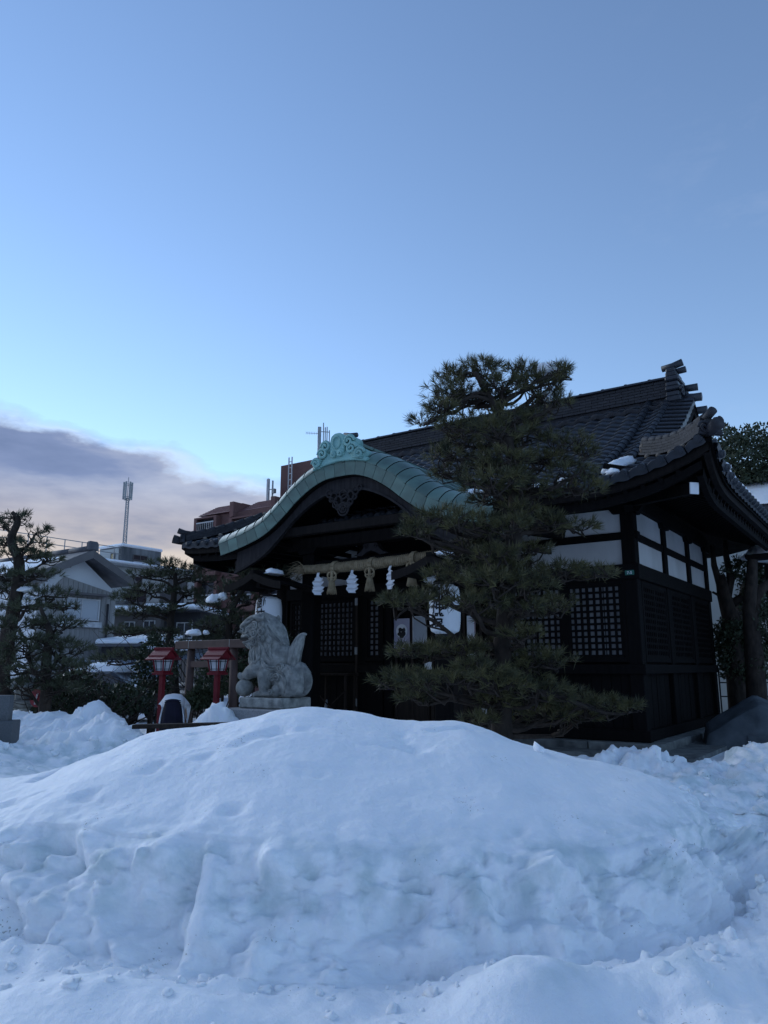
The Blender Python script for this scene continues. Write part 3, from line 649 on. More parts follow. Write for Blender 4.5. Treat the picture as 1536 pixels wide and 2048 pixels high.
# --- gable ends
for sgn in (1, -1):
    X = (lambda q: q) if sgn > 0 else (lambda q: WL - q)
    prof = [(w, zf(SCN, w) - .06) for w in [.4 + i * .285 for i in range(11)]]
    pr2 = prof + [(DEP - a, b) for a, b in prof[::-1]]
    low = [(a, max(b - .38, 5.35)) for a, b in pr2]
    a0, a1 = sorted((X(.56), X(.64)))
    mb = MB()
    for i in range(len(pr2) - 1): mb.prism([pr2[i], pr2[i + 1], low[i + 1], low[i]], 0, a0, a1)
    mb.build('bargeboard', 'black_wood', shrine)
    a0, a1 = sorted((X(.02), X(.10)))
    MB().prism([(.3, 5.3), (DEP - .3, 5.3), (DEP / 2, 7.55)], 0, a0, a1).build('gable_wall', 'black_wood', shrine)
    # verge roof underside boards + back-slope verge rolls
    mb = MB()
    for i in range(len(pr2) - 1):
        mb.prism([pr2[i], pr2[i + 1], (pr2[i + 1][0], pr2[i + 1][1] - .05), (pr2[i][0], pr2[i][1] - .05)], 0, *sorted((X(.1), X(.655))))
    mb.build('verge_board', 'black_wood', shrine)
    w = DEP / 2 + .35
    while w < DEP - .1:
        zz = zf(SCN, DEP - w) + .02; MB().tube([(X(.25), w, zz), (X(.86), w, zz - .03)], [.085, .09], 10).build('verge_roll', 'tile', shrine, True); w += .42
# --- main ridge: courses of flat tiles, round caps on top
ridge = MB().box(WL - .2, .2, DEP / 2 - .17, DEP / 2 + .17, 7.45, 8.13).build('main_ridge', 'old_tile', shrine)
NB = MB().box(-.5, .5, -.5, .5, -.5, .5).mesh('ridge_brick', 'old_tile')
for row in range(6):
    z = 7.70 + row * .073; x = .28 - (row % 2) * .15; hw = .25 - row * .007
    while x > WL - .28:
        l = min(.30, x - (WL - .28)) 
        link('ridge_brick', NB, ridge, Matrix.Translation((x - l / 2, DEP / 2 - hw + .06 + random.uniform(-.004, .004), z + .033)) @ Matrix.Diagonal((l - .008, .12, .060, 1))); x -= .302
MB().box(WL - .3, .3, DEP / 2 - .27, DEP / 2 + .27, 8.145, 8.19).build('ridge_slab', 'tile', shrine, bevel=.01)
RC = cap_mesh('ridge_cap', 'tile', .62, .11); x = WL - .35
while x < .22: link('ridge_cap', RC, ridge, m4(Vector((x, DEP / 2, 8.185)), Vector((0, -1, 0)), Vector((1, 0, 0)), Vector((0, 0, 1)))); x += .57
KN = MB().tube([(0, -.04, 0), (0, .04, 0)], .05, 8).mesh('ridge_knob', 'tile', True)
# scalloped course under the ridge
x = .15
while x > WL - .2:
    p, a, b, c = slope_mtx(x, 2.78, zf)
    mt = m4(p + c * .10, a, b, c) @ Matrix.Rotation(R(-14), 4, 'X') @ Matrix.Diagonal((1.25, .95, 1.5, 1)); link('scallop_tile', tile_mesh('scallop_tile', 'old_tile') if 'SCAL' not in globals() else SCAL, ridge, mt)
    if 'SCAL' not in globals(): SCAL = bpy.data.objects['scallop_tile'].data
    x -= .40
# ridge-end ornaments
def ridge_end(X, name='ridge_end_ornament'):
    e = empty(name); e.parent = shrine
    for i, (hw, z0, z1, d) in enumerate([(.40, 7.52, 7.66, .34), (.34, 7.67, 7.80, .30), (.37, 7.81, 7.92, .33), (.31, 7.93, 8.05, .28), (.34, 8.06, 8.17, .31), (.27, 8.18, 8.30, .26), (.20, 8.31, 8.42, .22)]):
        MB().box(*sorted((X(.12), X(.12 + d))), DEP / 2 - hw, DEP / 2 + hw, z0, z1).build('course', 'tile', e, bevel=.025)
    MB().tube([(X(.0), DEP / 2, 8.50), (X(.25), DEP / 2, 8.52), (X(.48), DEP / 2, 8.57)], [.075, .08, .088], 12).build('roll_tile', 'tile', e, True)
    MB().tube([(X(.25), DEP / 2, 8.36), (X(.54), DEP / 2, 8.38)], [.07, .078], 12).build('roll_tile', 'tile', e, True)
    MB().tube([(X(.3), DEP / 2 + .2, 7.98), (X(.72), DEP / 2 + .25, 7.98)], [.08, .088], 12).build('roll_tile', 'tile', e, True)
    MB().tube([(X(.3), DEP / 2 - .05, 7.66), (X(.84), DEP / 2 - .05, 7.62)], [.09, .10], 12).build('roll_tile', 'tile', e, True)
    mb = MB()
    for sg in (-1, 1): mb.tube(spiral((X(.47), DEP / 2 + sg * .22, 7.78), .15, .03, 1.4, (0, sg, 0), (0, 0, 1)), .03, 6)
    mb.build('scroll', 'tile', e, True)
ridge_end(lambda q: q); ridge_end(lambda q: WL - q)
# --- hip ridges at the front corners
def hip(X, hs=1.0, name='hip_ridge'):
    e = empty(name); e.parent = shrine
    A, B = Vector((.42, -.32, 0)), Vector((1.78, -1.68, 0)); n = 9
    def base(t): q = A.lerp(B, t); return Vector((q.x, q.y, zf(X(q.x), q.y) + .05))
    for row in range(5):
        hw = .155 - row * .012; 
        for i in range(n):
            t0, t1 = i / n + (.5 / n if row % 2 else 0), (i + 1) / n + (.5 / n if row % 2 else 0)
            t1 = min(t1, 1.0)
            if t0 >= 1: continue
            p, q = base(t0), base(t1); off = Vector((0, 0, (.055 * row + .03) * hs)); d = (q - p) * .012
            MBx = MB().bar((X(p.x + d.x), p.y + d.y, p.z + off.z), (X(q.x - d.x), q.y - d.y, q.z + off.z), hw * 2, .046 * hs)
            MBx.build('ridge_brick', 'old_tile', e)
    pts = [base(t / 8) + Vector((0, 0, .30 * hs)) for t in range(9)]
    for i in range(8):
        p, q = pts[i], pts[i + 1]; MB().tube([(X(p.x), p.y, p.z), (X(q.x), q.y, q.z), ], [.082, .066], 10).build('cap_tile', 'old_tile', e, True)
    # end ornament: scrolled face plate with two rolls
    q = base(1.0); dv = Vector((1, -1, 0)).normalized(); sv = Vector((1, 1, 0)).normalized()
    Q = lambda f, s_, z: (X(q.x + dv.x * f * .8 + sv.x * s_ * .8), q.y + dv.y * f * .8 + sv.y * s_ * .8, q.z + z * (hs if hs < 1 else .72))
    mb = MB()
    prof = [(-.30, 0), (-.26, .14), (-.17, .22), (-.10, .34), (0, .40), (.10, .34), (.17, .22), (.26, .14), (.30, 0)]
    k = len(prof); mb.add([Q(.02, a, b - .05) for a, b in prof] + [Q(.12, a * .96, b - .05) for a, b in prof], [tuple(range(k)), tuple(range(2 * k - 1, k - 1, -1))] + [(i, i + k, (i + 1) % k + k, (i + 1) % k) for i in range(k)])
    mb.build('end_plate', 'old_tile', e)
    mb = MB()
    for sg in (-1, 1):
        a = Vector((X(sv.x) - X(0), sv.y, 0)) * sg
        mb.tube(spiral(Q(.14, sg * .14, .10), .11, .02, 1.5, a, (0, 0, 1)), .026, 6)
    mb.build('scroll', 'old_tile', e, True)
    MB().tube([Q(-.15, 0, .36), Q(.05, 0, .38), Q(.26, 0, .47)], [.06, .07, .075], 12).build('roll_tile', 'old_tile', e, True)
    MB().tube([Q(-.05, .0, .02), Q(.22, 0, .06), Q(.40, 0, .12)], [.10, .105, .115], 12).build('roll_tile', 'old_tile', e, True)
    MB().tube([Q(-.05, .16, .22), Q(.18, .22, .30)], [.06, .068], 10).build('roll_tile', 'old_tile', e, True)
    for t in (.15, .35, .55, .75):
        p = base(t); MB().ell((X(p.x - .10), p.y - .10, p.z - .02), (.06, .06, .045), 8, 5).build('mortar', 'mortar', e, True)
    MB().ell((X(A.x - .05), A.y + .03, base(0).z + .16), (.08, .07, .11), 8, 6).build('mortar', 'mortar', e, True)
hip(lambda q: q); hip(lambda q: WL - q, .62)
# --- eave boards, rafters, white-capped corner rafter
def eave_board():
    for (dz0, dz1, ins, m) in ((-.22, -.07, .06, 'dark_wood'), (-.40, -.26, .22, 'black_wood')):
        mb = MB(); N_ = 40
        for i in range(N_):
            for (f) in (0, 1):
                pass
        rows = [[], [], [], []]
        for i in range(N_ + 1):
            x = XL + ins + (XR - XL - 2 * ins) * i / N_; z = zf(x, -OV) 
            rows[0].append((x, -OV + ins, z + dz0)); rows[1].append((x, -OV + ins - .02, z + dz1)); rows[2].append((x, -OV + ins + .12, z + dz1)); rows[3].append((x, -OV + ins + .10, z + dz0))
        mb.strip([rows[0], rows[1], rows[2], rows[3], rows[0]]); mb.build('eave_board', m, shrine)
        for sg in (1, -1):
            mb = MB(); rows = [[], [], [], []]
            for i in range(N_ + 1):
                y = -OV + ins + (DEP + 2 * OV - 2 * ins) * i / N_; z = zside(y, 0) if sg > 0 else 4.65 + .35 * (zside(y, 0) - 4.65) - .27; X = (lambda q: q) if sg > 0 else (lambda q: WL - q)
                rows[0].append((X(XR - ins), y, z + dz0)); rows[1].append((X(XR - ins + .02), y, z + dz1)); rows[2].append((X(XR - ins - .12), y, z + dz1)); rows[3].append((X(XR - ins - .10), y, z + dz0))
            mb.strip([rows[0], rows[1], rows[2], rows[3], rows[0]]); mb.build('eave_board', m, shrine)
eave_board()
x = XL + .5
while x < XR - .4:
    z = zf(x, -OV); MB().bar((x, -OV + .18, z - .27), (x, .1, 4.86 + .25), .075, .10).build('rafter', 'black_wood', shrine); x += .30
y = -OV + .5
while y < DEP + OV - .4:
    z = zside(y, 0); MB().bar((XR - .18, y, z - .27), (-.1, y, 4.86 + .25), .075, .10).build('rafter', 'black_wood', shrine); y += .30
for X in (lambda q: q, lambda q: WL - q):
    a = Vector((X(.0), 0, 4.66)); b = Vector((X(1.44), -1.40, 4.45))
    hr = MB().bar(a, b, .15, .19).build('hip_rafter', 'black_wood', shrine)
    d = (b - a).normalized(); MB().bar(b + d * .002, b + d * .03, .155, .195).build('rafter_cap', 'paper', hr)
# --- porch with the copper cusped gable
KC = -4.72; KF = -3.2
KD = [0, .25, .5, .9, 1.3, 1.7, 2.1, 2.5, 3.0, 3.32]; KZ = [5.48, 5.475, 5.44, 5.29, 5.05, 4.74, 4.49, 4.35, 4.23, 4.17]
def kz(d):
    d = abs(d)
    # smooth cubic through the samples
    i = min(max(np.searchsorted(KD, d) - 1, 0), len(KD) - 2); h = KD[i + 1] - KD[i]; t = (d - KD[i]) / h
    def sl(k):
        if k <= 0: return 0.0
        if k >= len(KD) - 1: return (KZ[-1] - KZ[-2]) / (KD[-1] - KD[-2])
        return (KZ[k + 1] - KZ[k - 1]) / (KD[k + 1] - KD[k - 1])
    m0, m1 = sl(i) * h, sl(i + 1) * h
    return (2 * t ** 3 - 3 * t * t + 1) * KZ[i] + (t ** 3 - 2 * t * t + t) * m0 + (-2 * t ** 3 + 3 * t * t) * KZ[i + 1] + (t ** 3 - t * t) * m1
def kpt(d, off=0.0):      # point of the profile pushed along its normal
    e = .01; n = Vector((-(kz(d + e) - kz(d - e)), 2 * e)).normalized() if abs(d) < 3.3 else Vector((-(kz(3.31) - kz(3.29)) * (1 if d > 0 else -1), .02)).normalized()
    return (KC + d + n.x * off, kz(d) + n.y * off)
# stations of equal arc length
ds = [-3.32 + 6.64 * i / 400 for i in range(401)]; arc = [0]
for i in range(400): arc.append(arc[-1] + math.hypot(ds[i + 1] - ds[i], kz(ds[i + 1]) - kz(ds[i])))
NK = 27; st = [float(np.interp(arc[-1] * i / NK, arc, ds)) for i in range(NK + 1)]
fine = [-3.32 + 6.64 * i / 80 for i in range(81)]
mb = MB(); a = [kpt(d, .22) for d in fine]; b = [kpt(d, -.12) for d in fine]
for i in range(80): mb.prism([a[i], a[i + 1], b[i + 1], b[i]], 1, KF + .40, .9)
porch = mb.build('porch_roof', 'black_wood', shrine)
def sheet_mesh(d0, d1, y0, y1, front):
    k = 5; dd = [d0 + (d1 - d0) * (i + .0) / (k - 1) for i in range(k)]; rows = []
    prof = ([(y0 - .004, -.035), (y0 - .004, .0), (y0 + .05, .075), (y0 + .13, .15), (y0 + .24, .21), (y0 + .36, .245), (y1, .26)] if front else [(y0, .246), (y0, .266), (y1, .256)])
    g = .006
    for y, off in prof:
        r = []
        for i, d in enumerate(dd):
            p = kpt(d, off); x = p[0] + (g if i == 0 else (-g if i == k - 1 else 0)); z = p[1]
            # raised seam along one side
            r.append((x, y, z + (.014 if i == k - 1 else 0)))
        rows.append(r)
    return MB().strip(rows).mesh('copper_sheet', 'copper', True)
for i in range(NK):
    me = None
    link('copper_sheet', sheet_mesh(st[i], st[i + 1], KF, KF + .52, True), porch)
    me = sheet_mesh(st[i], st[i + 1], 0, .45, False)
    for r in range(7):
        yy = KF + .52 + r * .45 + (.0 if i % 2 else .0)
        zc = kz((st[i] + st[i + 1]) / 2)
        if zf(KC + (st[i] + st[i + 1]) / 2, yy) > zc + .42 and yy > -1.6: break
        link('copper_sheet', me, porch, Matrix.Translation((0, yy, .0)))
    # plates of the face
    d0, d1 = st[i] + .004, st[i + 1] - .004; dm = (d0 + d1) / 2
    up = [kpt(d, -.036) for d in (d0, dm, d1)]; lo = [kpt(d, -.29) for d in (d0, dm, d1)]
    mb = MB(); mb.strip([[(p[0], KF + .004, p[1]) for p in up], [(p[0], KF + .030, p[1]) for p in lo]])
    mb.strip([[(p[0], KF + .030, p[1]) for p in lo], [(p[0], KF + .16, p[1]) for p in lo]]); mb.strip([[(up[2][0], KF + .004, up[2][1]), (lo[2][0], KF + .03, lo[2][1])], [(up[2][0], KF + .03, up[2][1]), (lo[2][0], KF + .06, lo[2][1])]])
    mb.build('copper_plate', 'copper', porch)
mb = MB(); a = [kpt(d, -.04) for d in fine]; b = [kpt(d, -.31) for d in fine]
for i in range(80): mb.prism([a[i], a[i + 1], b[i + 1], b[i]], 1, KF + .05, KF + .16)
mb.build('porch_fascia', 'black_wood', shrine)
# bargeboard below the copper, widening to the ends, cut to a pointed arch
mb = MB(); N_ = 80
def hafu(d): return -.58 - .10 * sst(1.2, 3.0, np.float64(abs(d))) + .05 * sst(.0, .6, np.float64(abs(d)))
fb = [-2.95 + 5.9 * i / N_ for i in range(N_ + 1)]
a = [kpt(d, -.30) for d in fb]; b = [(kpt(d, 0)[0], kz(d) + float(hafu(d)) * (1.0 + .18 * abs(d) / 3)) for d in fb]
for i in range(N_): mb.prism([a[i], a[i + 1], b[i + 1], b[i]], 1, KF + .17, KF + .27)
mb.build('porch_bargeboard', 'worn_wood', shrine)
mb = MB(); c = [(p[0], p[1] + .03) for p in b]; d_ = [(p[0], p[1] - .025) for p in b]
for i in range(N_): mb.prism([c[i], c[i + 1], d_[i + 1], d_[i]], 1, KF + .145, KF + .165)
mb.build('bargeboard_moulding', 'worn_wood', shrine)
# carved pendant under the crown
pend = empty('carved_pendant'); pend.parent = shrine
def ringtube(cx, cz, r, t, y, n=16, m='worn_wood', nm='carved_ring'):
    MB().tube([(KC + cx + r * math.cos(2 * math.pi * i / n), y, cz + r * math.sin(2 * math.pi * i / n)) for i in range(n + 1)], t, 6).build(nm, m, pend, True)
for cx, cz, r in ((0, 4.55, .13), (0, 4.55, .075), (.05, 4.74, .10), (-.12, 4.72, .10), (.18, 4.80, .085), (-.24, 4.82, .085), (.30, 4.88, .075), (-.36, 4.90, .07), (.40, 4.93, .055), (0, 4.84, .09), (-.20, 4.66, .06), (.17, 4.67, .06), (.12, 4.62, .05), (-.13, 4.60, .05), (-.30, 4.77, .045), (.28, 4.76, .045)):
    ringtube(cx, cz, r, .02, KF + .15)
mb = MB()
for k in range(3):
    an = k * 2.094; mb.tube(spiral((KC + .035 * math.cos(an), KF + .14, 4.55 + .035 * math.sin(an)), .035, .008, .9, (math.cos(an), 0, math.sin(an)), (-math.sin(an), 0, math.cos(an)), 10), .014, 5)
mb.build('crest', 'worn_wood', pend, True)
MB().prism([(KC - .42, 4.94), (KC + .42, 4.94), (KC + .30, 4.76), (KC + .14, 4.58), (KC, 4.46), (KC - .14, 4.58), (KC - .30, 4.76)], 1, KF + .165, KF + .20).build('backing', 'black_wood', pend)
# porch posts and beams
for x in (-6.2, -2.95):
    MB().box(x - .16, x + .16, -2.36, -2.04, .0, 3.95).build('porch_post', 'black_wood', shrine, bevel=.03)
    MB().box(x - .30, x + .30, -2.50, -1.90, -.05, .14).build('post_base', 'foundation', shrine, bevel=.02)
    MB().box(x - .11, x + .11, -2.04, .0, 3.45, 3.72).build('tie_beam', 'black_wood', shrine, bevel=.01)
    MB().prism([(x - .30, 3.98), (x - .20, 3.86), (x + .20, 3.86), (x + .30, 3.98)], 1, -2.42, -1.98).build('bracket', 'black_wood', shrine)
MB().box(-7.3, -1.85, -2.33, -2.07, 3.98, 4.22).build('porch_beam', 'dark_wood', shrine, bevel=.012)
MB().box(-6.05, -3.1, -2.30, -2.10, 3.42, 3.70).build('porch_beam', 'black_wood', shrine, bevel=.012)
MB().box(-6.9, -2.3, -2.95, -2.80, 4.16, 4.34).build('porch_beam', 'dark_wood', shrine, bevel=.012)
# frog-leg strut
mb = MB(); cx = SCN
mb.prism([(cx - .42, 3.72), (cx - .30, 3.76), (cx - .20, 3.84), (cx - .14, 3.95), (cx + .14, 3.95), (cx + .20, 3.84), (cx + .30, 3.76), (cx + .42, 3.72), (cx + .22, 3.70), (cx + .12, 3.76), (cx, 3.80), (cx - .12, 3.76), (cx - .22, 3.70)], 1, -2.36, -2.20)
for sg in (-1, 1): mb.tube(spiral((cx + sg * .12, -2.37, 3.89), .055, .01, 1.2, (sg, 0, 0), (0, 0, 1), 14), .014, 5)
mb.build('frog_leg_strut', 'worn_wood', shrine)
# rafters of the porch wings
for d in [x * .22 for x in range(-14, 15)]:
    if abs(d) < 1.5: continue
    z = kz(d) - .40 - .08; MB().bar((KC + d, KF + .32, z), (KC + d, -.2, z + .05), .075, .09).build('rafter', 'black_wood', shrine)
# porch ridge with the pale copper ornament
mb = MB()
for i, (hw, z0, z1) in enumerate(((.17, 5.60, 5.76), (.13, 5.76, 5.90), (.16, 5.90, 5.95))): mb.box(KC - hw, KC + hw, KF + .1, 1.2, z0 + .001 * i, z1)
mb.box(KC - .09, KC + .09, KF + .1, 1.2, 5.951, 6.0)
pr = mb.build('porch_ridge', 'copper', shrine, bevel=.004)
for k in range(7): ubox('seam', 'copper', pr, KC - .178, KC + .178, KF + .5 + k * .45, KF + .515 + k * .45, 5.66, 5.956)
orn = empty('gable_ornament'); orn.parent = shrine
yf = KF - .03
OZ = -.05
def P2(pts): return [(KC + a * .9, b + OZ) for a, b in pts]
MB().prism(P2([(-.20, 5.62), (-.21, 5.95), (-.17, 6.05), (-.08, 6.10), (.06, 6.10), (.15, 6.05), (.19, 5.95), (.20, 5.62)]), 1, yf - .05, yf + .30).build('crest_block', 'copper_light', orn, bevel=.02)
MB().prism(P2([(-.74, 5.42), (-.60, 5.50), (-.45, 5.62), (-.28, 5.72), (.28, 5.72), (.45, 5.62), (.62, 5.55), (.80, 5.50), (.76, 5.43), (.4, 5.50), (0, 5.53), (-.4, 5.49)]), 1, yf - .02, yf + .16).build('base_plate', 'copper_light', orn, bevel=.015)
MB().tube([(KC - .005 + .095 * math.cos(t), yf - .055, 5.90 + OZ + .12 * math.sin(t)) for t in [i * math.pi / 10 for i in range(21)]], .020, 6).build('ring', 'copper_light', orn, True)
for cx, cz, r, sg in ((-.33, 5.86, .12, -1), (-.42, 5.72, .12, -1), (-.60, 5.55, .11, -1), (.33, 5.88, .13, 1), (.40, 5.73, .12, 1), (.62, 5.60, .12, 1), (.10, 5.67, .07, 1), (-.10, 5.66, .06, -1)):
    c = (KC + cx * .88, yf - .04, cz + OZ); mb = MB(); mb.tube(spiral(c, r, .015, 1.6, (sg, 0, 0), (0, 0, 1), 26, Vector((0, -.03, 0))), [.036 - .014 * i / 25 for i in range(26)], 7)
    mb.tube([(c[0], yf - .02, c[2]), (c[0], yf + .16 + .12 * (r > .1), c[2])], [r * .98, r * .9], 14); mb.build('cloud_scroll', 'copper_light', orn, True)
for i in range(4):
    mb = MB(); mb.tube([(KC + .30 + i * .02, yf - .05, 5.70 - i * .045 + OZ), (KC + .46, yf - .06, 5.66 - i * .04 + OZ), (KC + .62, yf - .04, 5.60 - i * .035 + OZ)], [.012, .02, .012], 6)
    mb.tube([(KC - .36 - i * .02, yf - .05, 5.64 - i * .04 + OZ), (KC - .47, yf - .06, 5.60 - i * .035 + OZ), (KC - .58, yf - .04, 5.52 - i * .025 + OZ)], [.012, .02, .012], 6); mb.build('flow_line', 'copper_light', orn, True)

# ================================================================== THINGS AT THE SHRINE
def sloc(x, w, z): return shrine_M @ Vector((x, w, z))
# --- straw rope across the porch
rope = empty('straw_rope', sloc(SCN, -2.46, 3.5), -ANG)
tag(rope, 'thick twisted straw rope with tassels and white zigzag papers hung across the porch', 'rope')
def ropec(t): return Vector((-1.62 + 3.2 * t, 0, .035 * (2 * t - 1) ** 2 - .02 + .05 * t))
NR = 66
MB().tube([ropec(i / 20) for i in range(21)], [.055 + .022 * math.sin(math.pi * min(max(i / 20, .08), .92)) for i in range(21)], 10).build('core', 'straw', rope, True)
pts = []; rad = []
for i in range(NR * 10):
    t = i / (NR * 10 - 1); c = ropec(t); r = .070 + .018 * math.sin(math.pi * min(max(t, .08), .92)); a = i / 10 * 2 * math.pi
    pts.append(c + Vector((.02 * math.cos(a), -math.cos(a) * r, math.sin(a) * r))); rad.append(.027 + .003 * math.sin(i * .7))
MB().tube(pts, rad, 6).build('twist', 'straw', rope, True)
for end, sg in ((0, -1), (1, 1)):
    mb = MB(); c = ropec(end)
    for k in range(90):
        L = random.uniform(.16, .48) * (1 if sg < 0 else .8); dy, dz = random.gauss(0, .35), random.gauss(.05, .32); dr = random.uniform(.05, .5) if random.random() < .3 else 0
        p0 = c + Vector((-.03 * sg, random.gauss(0, .03), random.gauss(0, .03))); p1 = p0 + Vector((sg * L * .5, dy * L * .45, dz * L * .5)); p2 = p1 + Vector((sg * L * .5, dy * L * .5, dz * L * .4 - dr * L * 1.0 - .03))
        mb.tube([p0, p1, p2], [.005, .004, .002], 3)
    mb.build('frayed_end', 'straw', rope, kind='stuff')
for t, lab in ((.25, 0), (.545, 1), (.85, 1)):
    c = ropec(t); ta = empty('tassel'); ta.parent = rope; ta.location = c
    mb = MB()
    for a in (-.03, .0, .03): mb.tube([(a + .012 * math.sin(q), -.115 * math.cos(q), .118 * math.sin(q)) for q in [i * math.pi / 8 for i in range(17)]], .02, 6)
    mb.build('binding', 'straw', ta, True)
    mb = MB()
    for sg in (-1, 1):
        mb.tube([(sg * (.02 + .085 * abs(math.sin(q))), -.10 - .02 * math.sin(2 * q), -.19 + .085 * math.cos(q) * 1.1) for q in [i * math.pi / 7 for i in range(15)]], .016, 5)
        mb.tube([(sg * .05 + .06 * math.cos(q), -.115, -.16 + .06 * math.sin(q)) for q in [i * math.pi / 6 for i in range(13)]], .014, 5)
    mb.tube([(0, -.10, -.08), (0, -.105, -.26)], .035, 8); mb.build('knot', 'straw', ta, True)
    mb = MB(); mb.lathe([(.040, -.24), (.046, -.28), (.06, -.36), (.085, -.46), (.095, -.52), (.05, -.52)], 16, (0, -.10, 0))
    for k in range(46):
        a = random.uniform(0, 6.28); mb.tube([(.045 * math.cos(a), -.10 + .045 * math.sin(a), -.26), (.066 * math.cos(a), -.10 + .066 * math.sin(a), -.37), (.10 * math.cos(a), -.10 + .10 * math.sin(a), -.53 - random.uniform(-.01, .03))], .008, 4)
    mb.build('skirt', 'straw', ta, True)
def streamer(t):
    c = ropec(t); e = empty('paper_streamer'); e.parent = rope; e.location = c + Vector((0, -.05, -.08)); e.rotation_euler = (0, 0, random.uniform(-.5, .5))
    for layer in (0, 1):
        mb = MB(); z = 0.0; x = 0.0
        quads = [((-.022, .022), 0, -.07), ]
        rows = [(-.022, .022, 0), (-.025, .025, -.08), (-.10, .05, -.12), (-.065, .085, -.175), (-.03, .13, -.20), (-.075, .085, -.265), (-.14, .06, -.29), (-.09, .11, -.36), (-.05, .13, -.385), (-.09, .05, -.46)]
        f = 1 if layer == 0 else -1; vs = []
        for i, (a, b, z) in enumerate(rows):
            yy = (-.015 if i % 2 else .02) - layer * .02
            vs.append([(a * f, yy + .01, z - layer * .012), (b * f, yy - .015, z - layer * .012 + .006)])
        th = [[(p[0], p[1] + .002, p[2]) for p in r] for r in vs]
        mb.strip(vs); mb.strip([r[::-1] for r in th])
        mb.build('fold', 'paper', e)
for t in (.125, .40, .69, .965): streamer(t)

# --- big paper lanterns under little roofs, either side of the porch
def text_mesh(txt, size):
    cu = bpy.data.curves.new('txt', 'FONT'); cu.body = txt; cu.size = size; cu.align_x = 'CENTER'; cu.offset = size * .022; cu.resolution_u = 3
    ob = bpy.data.objects.new('txt', cu); COL.objects.link(ob); dg = bpy.context.evaluated_depsgraph_get(); dg.update()
    me = bpy.data.meshes.new_from_object(ob.evaluated_get(dg)); bpy.data.objects.remove(ob); bpy.data.curves.remove(cu); return me
def lan_r(z): # lantern half width at height z (0..0.86)
    q = abs(z / .86 * 2 - 1); return .275 * (1 - .16 * q ** 3.2) if q < .86 else .275 * (1 - .16 * q ** 3.2) * math.sqrt(max(0, 1 - ((q - .86) / .155) ** 2) ) * 1.0 + .0
def big_lantern(x, w, lab, labs):
    e = empty('paper_lantern', sloc(x, w, 2.07), -ANG); tag(e, lab, 'lantern', None)
    prof = []
    for i in range(61):
        z = .86 * i / 60; r = max(lan_r(z), .17); prof.append((r + .0035 * (1 if i % 2 else -1), z))
    MB().lathe(prof, 36).build('paper_body', 'lantern_paper', e, True)
    MB().lathe([(.175, .0), (.18, .045), (.16, .05)], 24, (0, 0, .86)).build('cap_ring', 'ink', e, True)
    MB().lathe([(.165, -.045), (.175, -.04), (.17, .0)], 24).build('foot_ring', 'ink', e, True)
    MB().tube([(0, 0, .89), (0, 0, 1.05)], .012, 6).build('hanger', 'ink', e)
    for ch, z in (('御', .60), ('神', .35), ('燈', .10)):
        me = text_mesh(ch, .27); zs = [v.co.y for v in me.vertices]; xs_ = [v.co.x for v in me.vertices]
        if not zs: continue
        zm, xm = min(zs), (min(xs_) + max(xs_)) / 2; bm = bmesh.new(); bm.from_mesh(me)
        bmesh.ops.triangulate(bm, faces=bm.faces); bmesh.ops.subdivide_edges(bm, edges=[q for q in bm.edges if q.calc_length() > .06], cuts=1)
        for v in bm.verts:
            zz = z + (v.co.y - zm); rr = max(lan_r(zz), .17) + .0075; a = (v.co.x - xm) / .275; v.co = (rr * math.sin(a), -rr * math.cos(a), zz)
        bm.to_mesh(me); bm.free(); me.materials.clear(); me.materials.append(M['ink']); link('lettering', me, e)
    # the stand with its own roof
    f = empty('lantern_shelter', sloc(x, w, 0), -ANG); tag(f, labs, 'shelter')
    MB().box(-.06, .06, .36, .48, -.05, 3.2).build('post', 'dark_wood', f, bevel=.008)
    MB().box(-.05, .05, -.35, .5, 3.10, 3.20).build('arm', 'dark_wood', f, bevel=.006)
    for sg in (-1, 1):
        rows = []
        for i in range(9):
            q = i / 8; rows.append((sg * .78 * q, 3.40 - .30 * q ** .8 + .05 * q * q * q))
        mb = MB(); pl = rows + [(a, b - .035) for a, b in rows[::-1]]
        for i in range(8): mb.prism([rows[i], rows[i + 1], (rows[i + 1][0], rows[i + 1][1] - .035), (rows[i][0], rows[i][1] - .035)], 1, -.50, .50)
        mb.build('roof_slope', 'black_wood', f)
        for yy in (-.53, .50):
            mb = MB()
            for i in range(8): mb.prism([(rows[i][0], rows[i][1] + .02), (rows[i + 1][0], rows[i + 1][1] + .02), (rows[i + 1][0], rows[i + 1][1] - .13), (rows[i][0], rows[i][1] - .13)], 1, yy, yy + .028)
            mb.build('bargeboard', 'dark_wood', f)
    MB().box(-.05, .05, -.54, .54, 3.38, 3.45).build('ridge', 'black_wood', f)
    return e, f
big_lantern(-6.72, -2.95, 'big white paper lantern with black characters behind the stone lion', 'small roofed lantern shelter beside the stone lion')
big_lantern(-2.52, -2.95, 'big white paper lantern with black characters behind the pine branches', 'small roofed lantern shelter hidden by the pine')

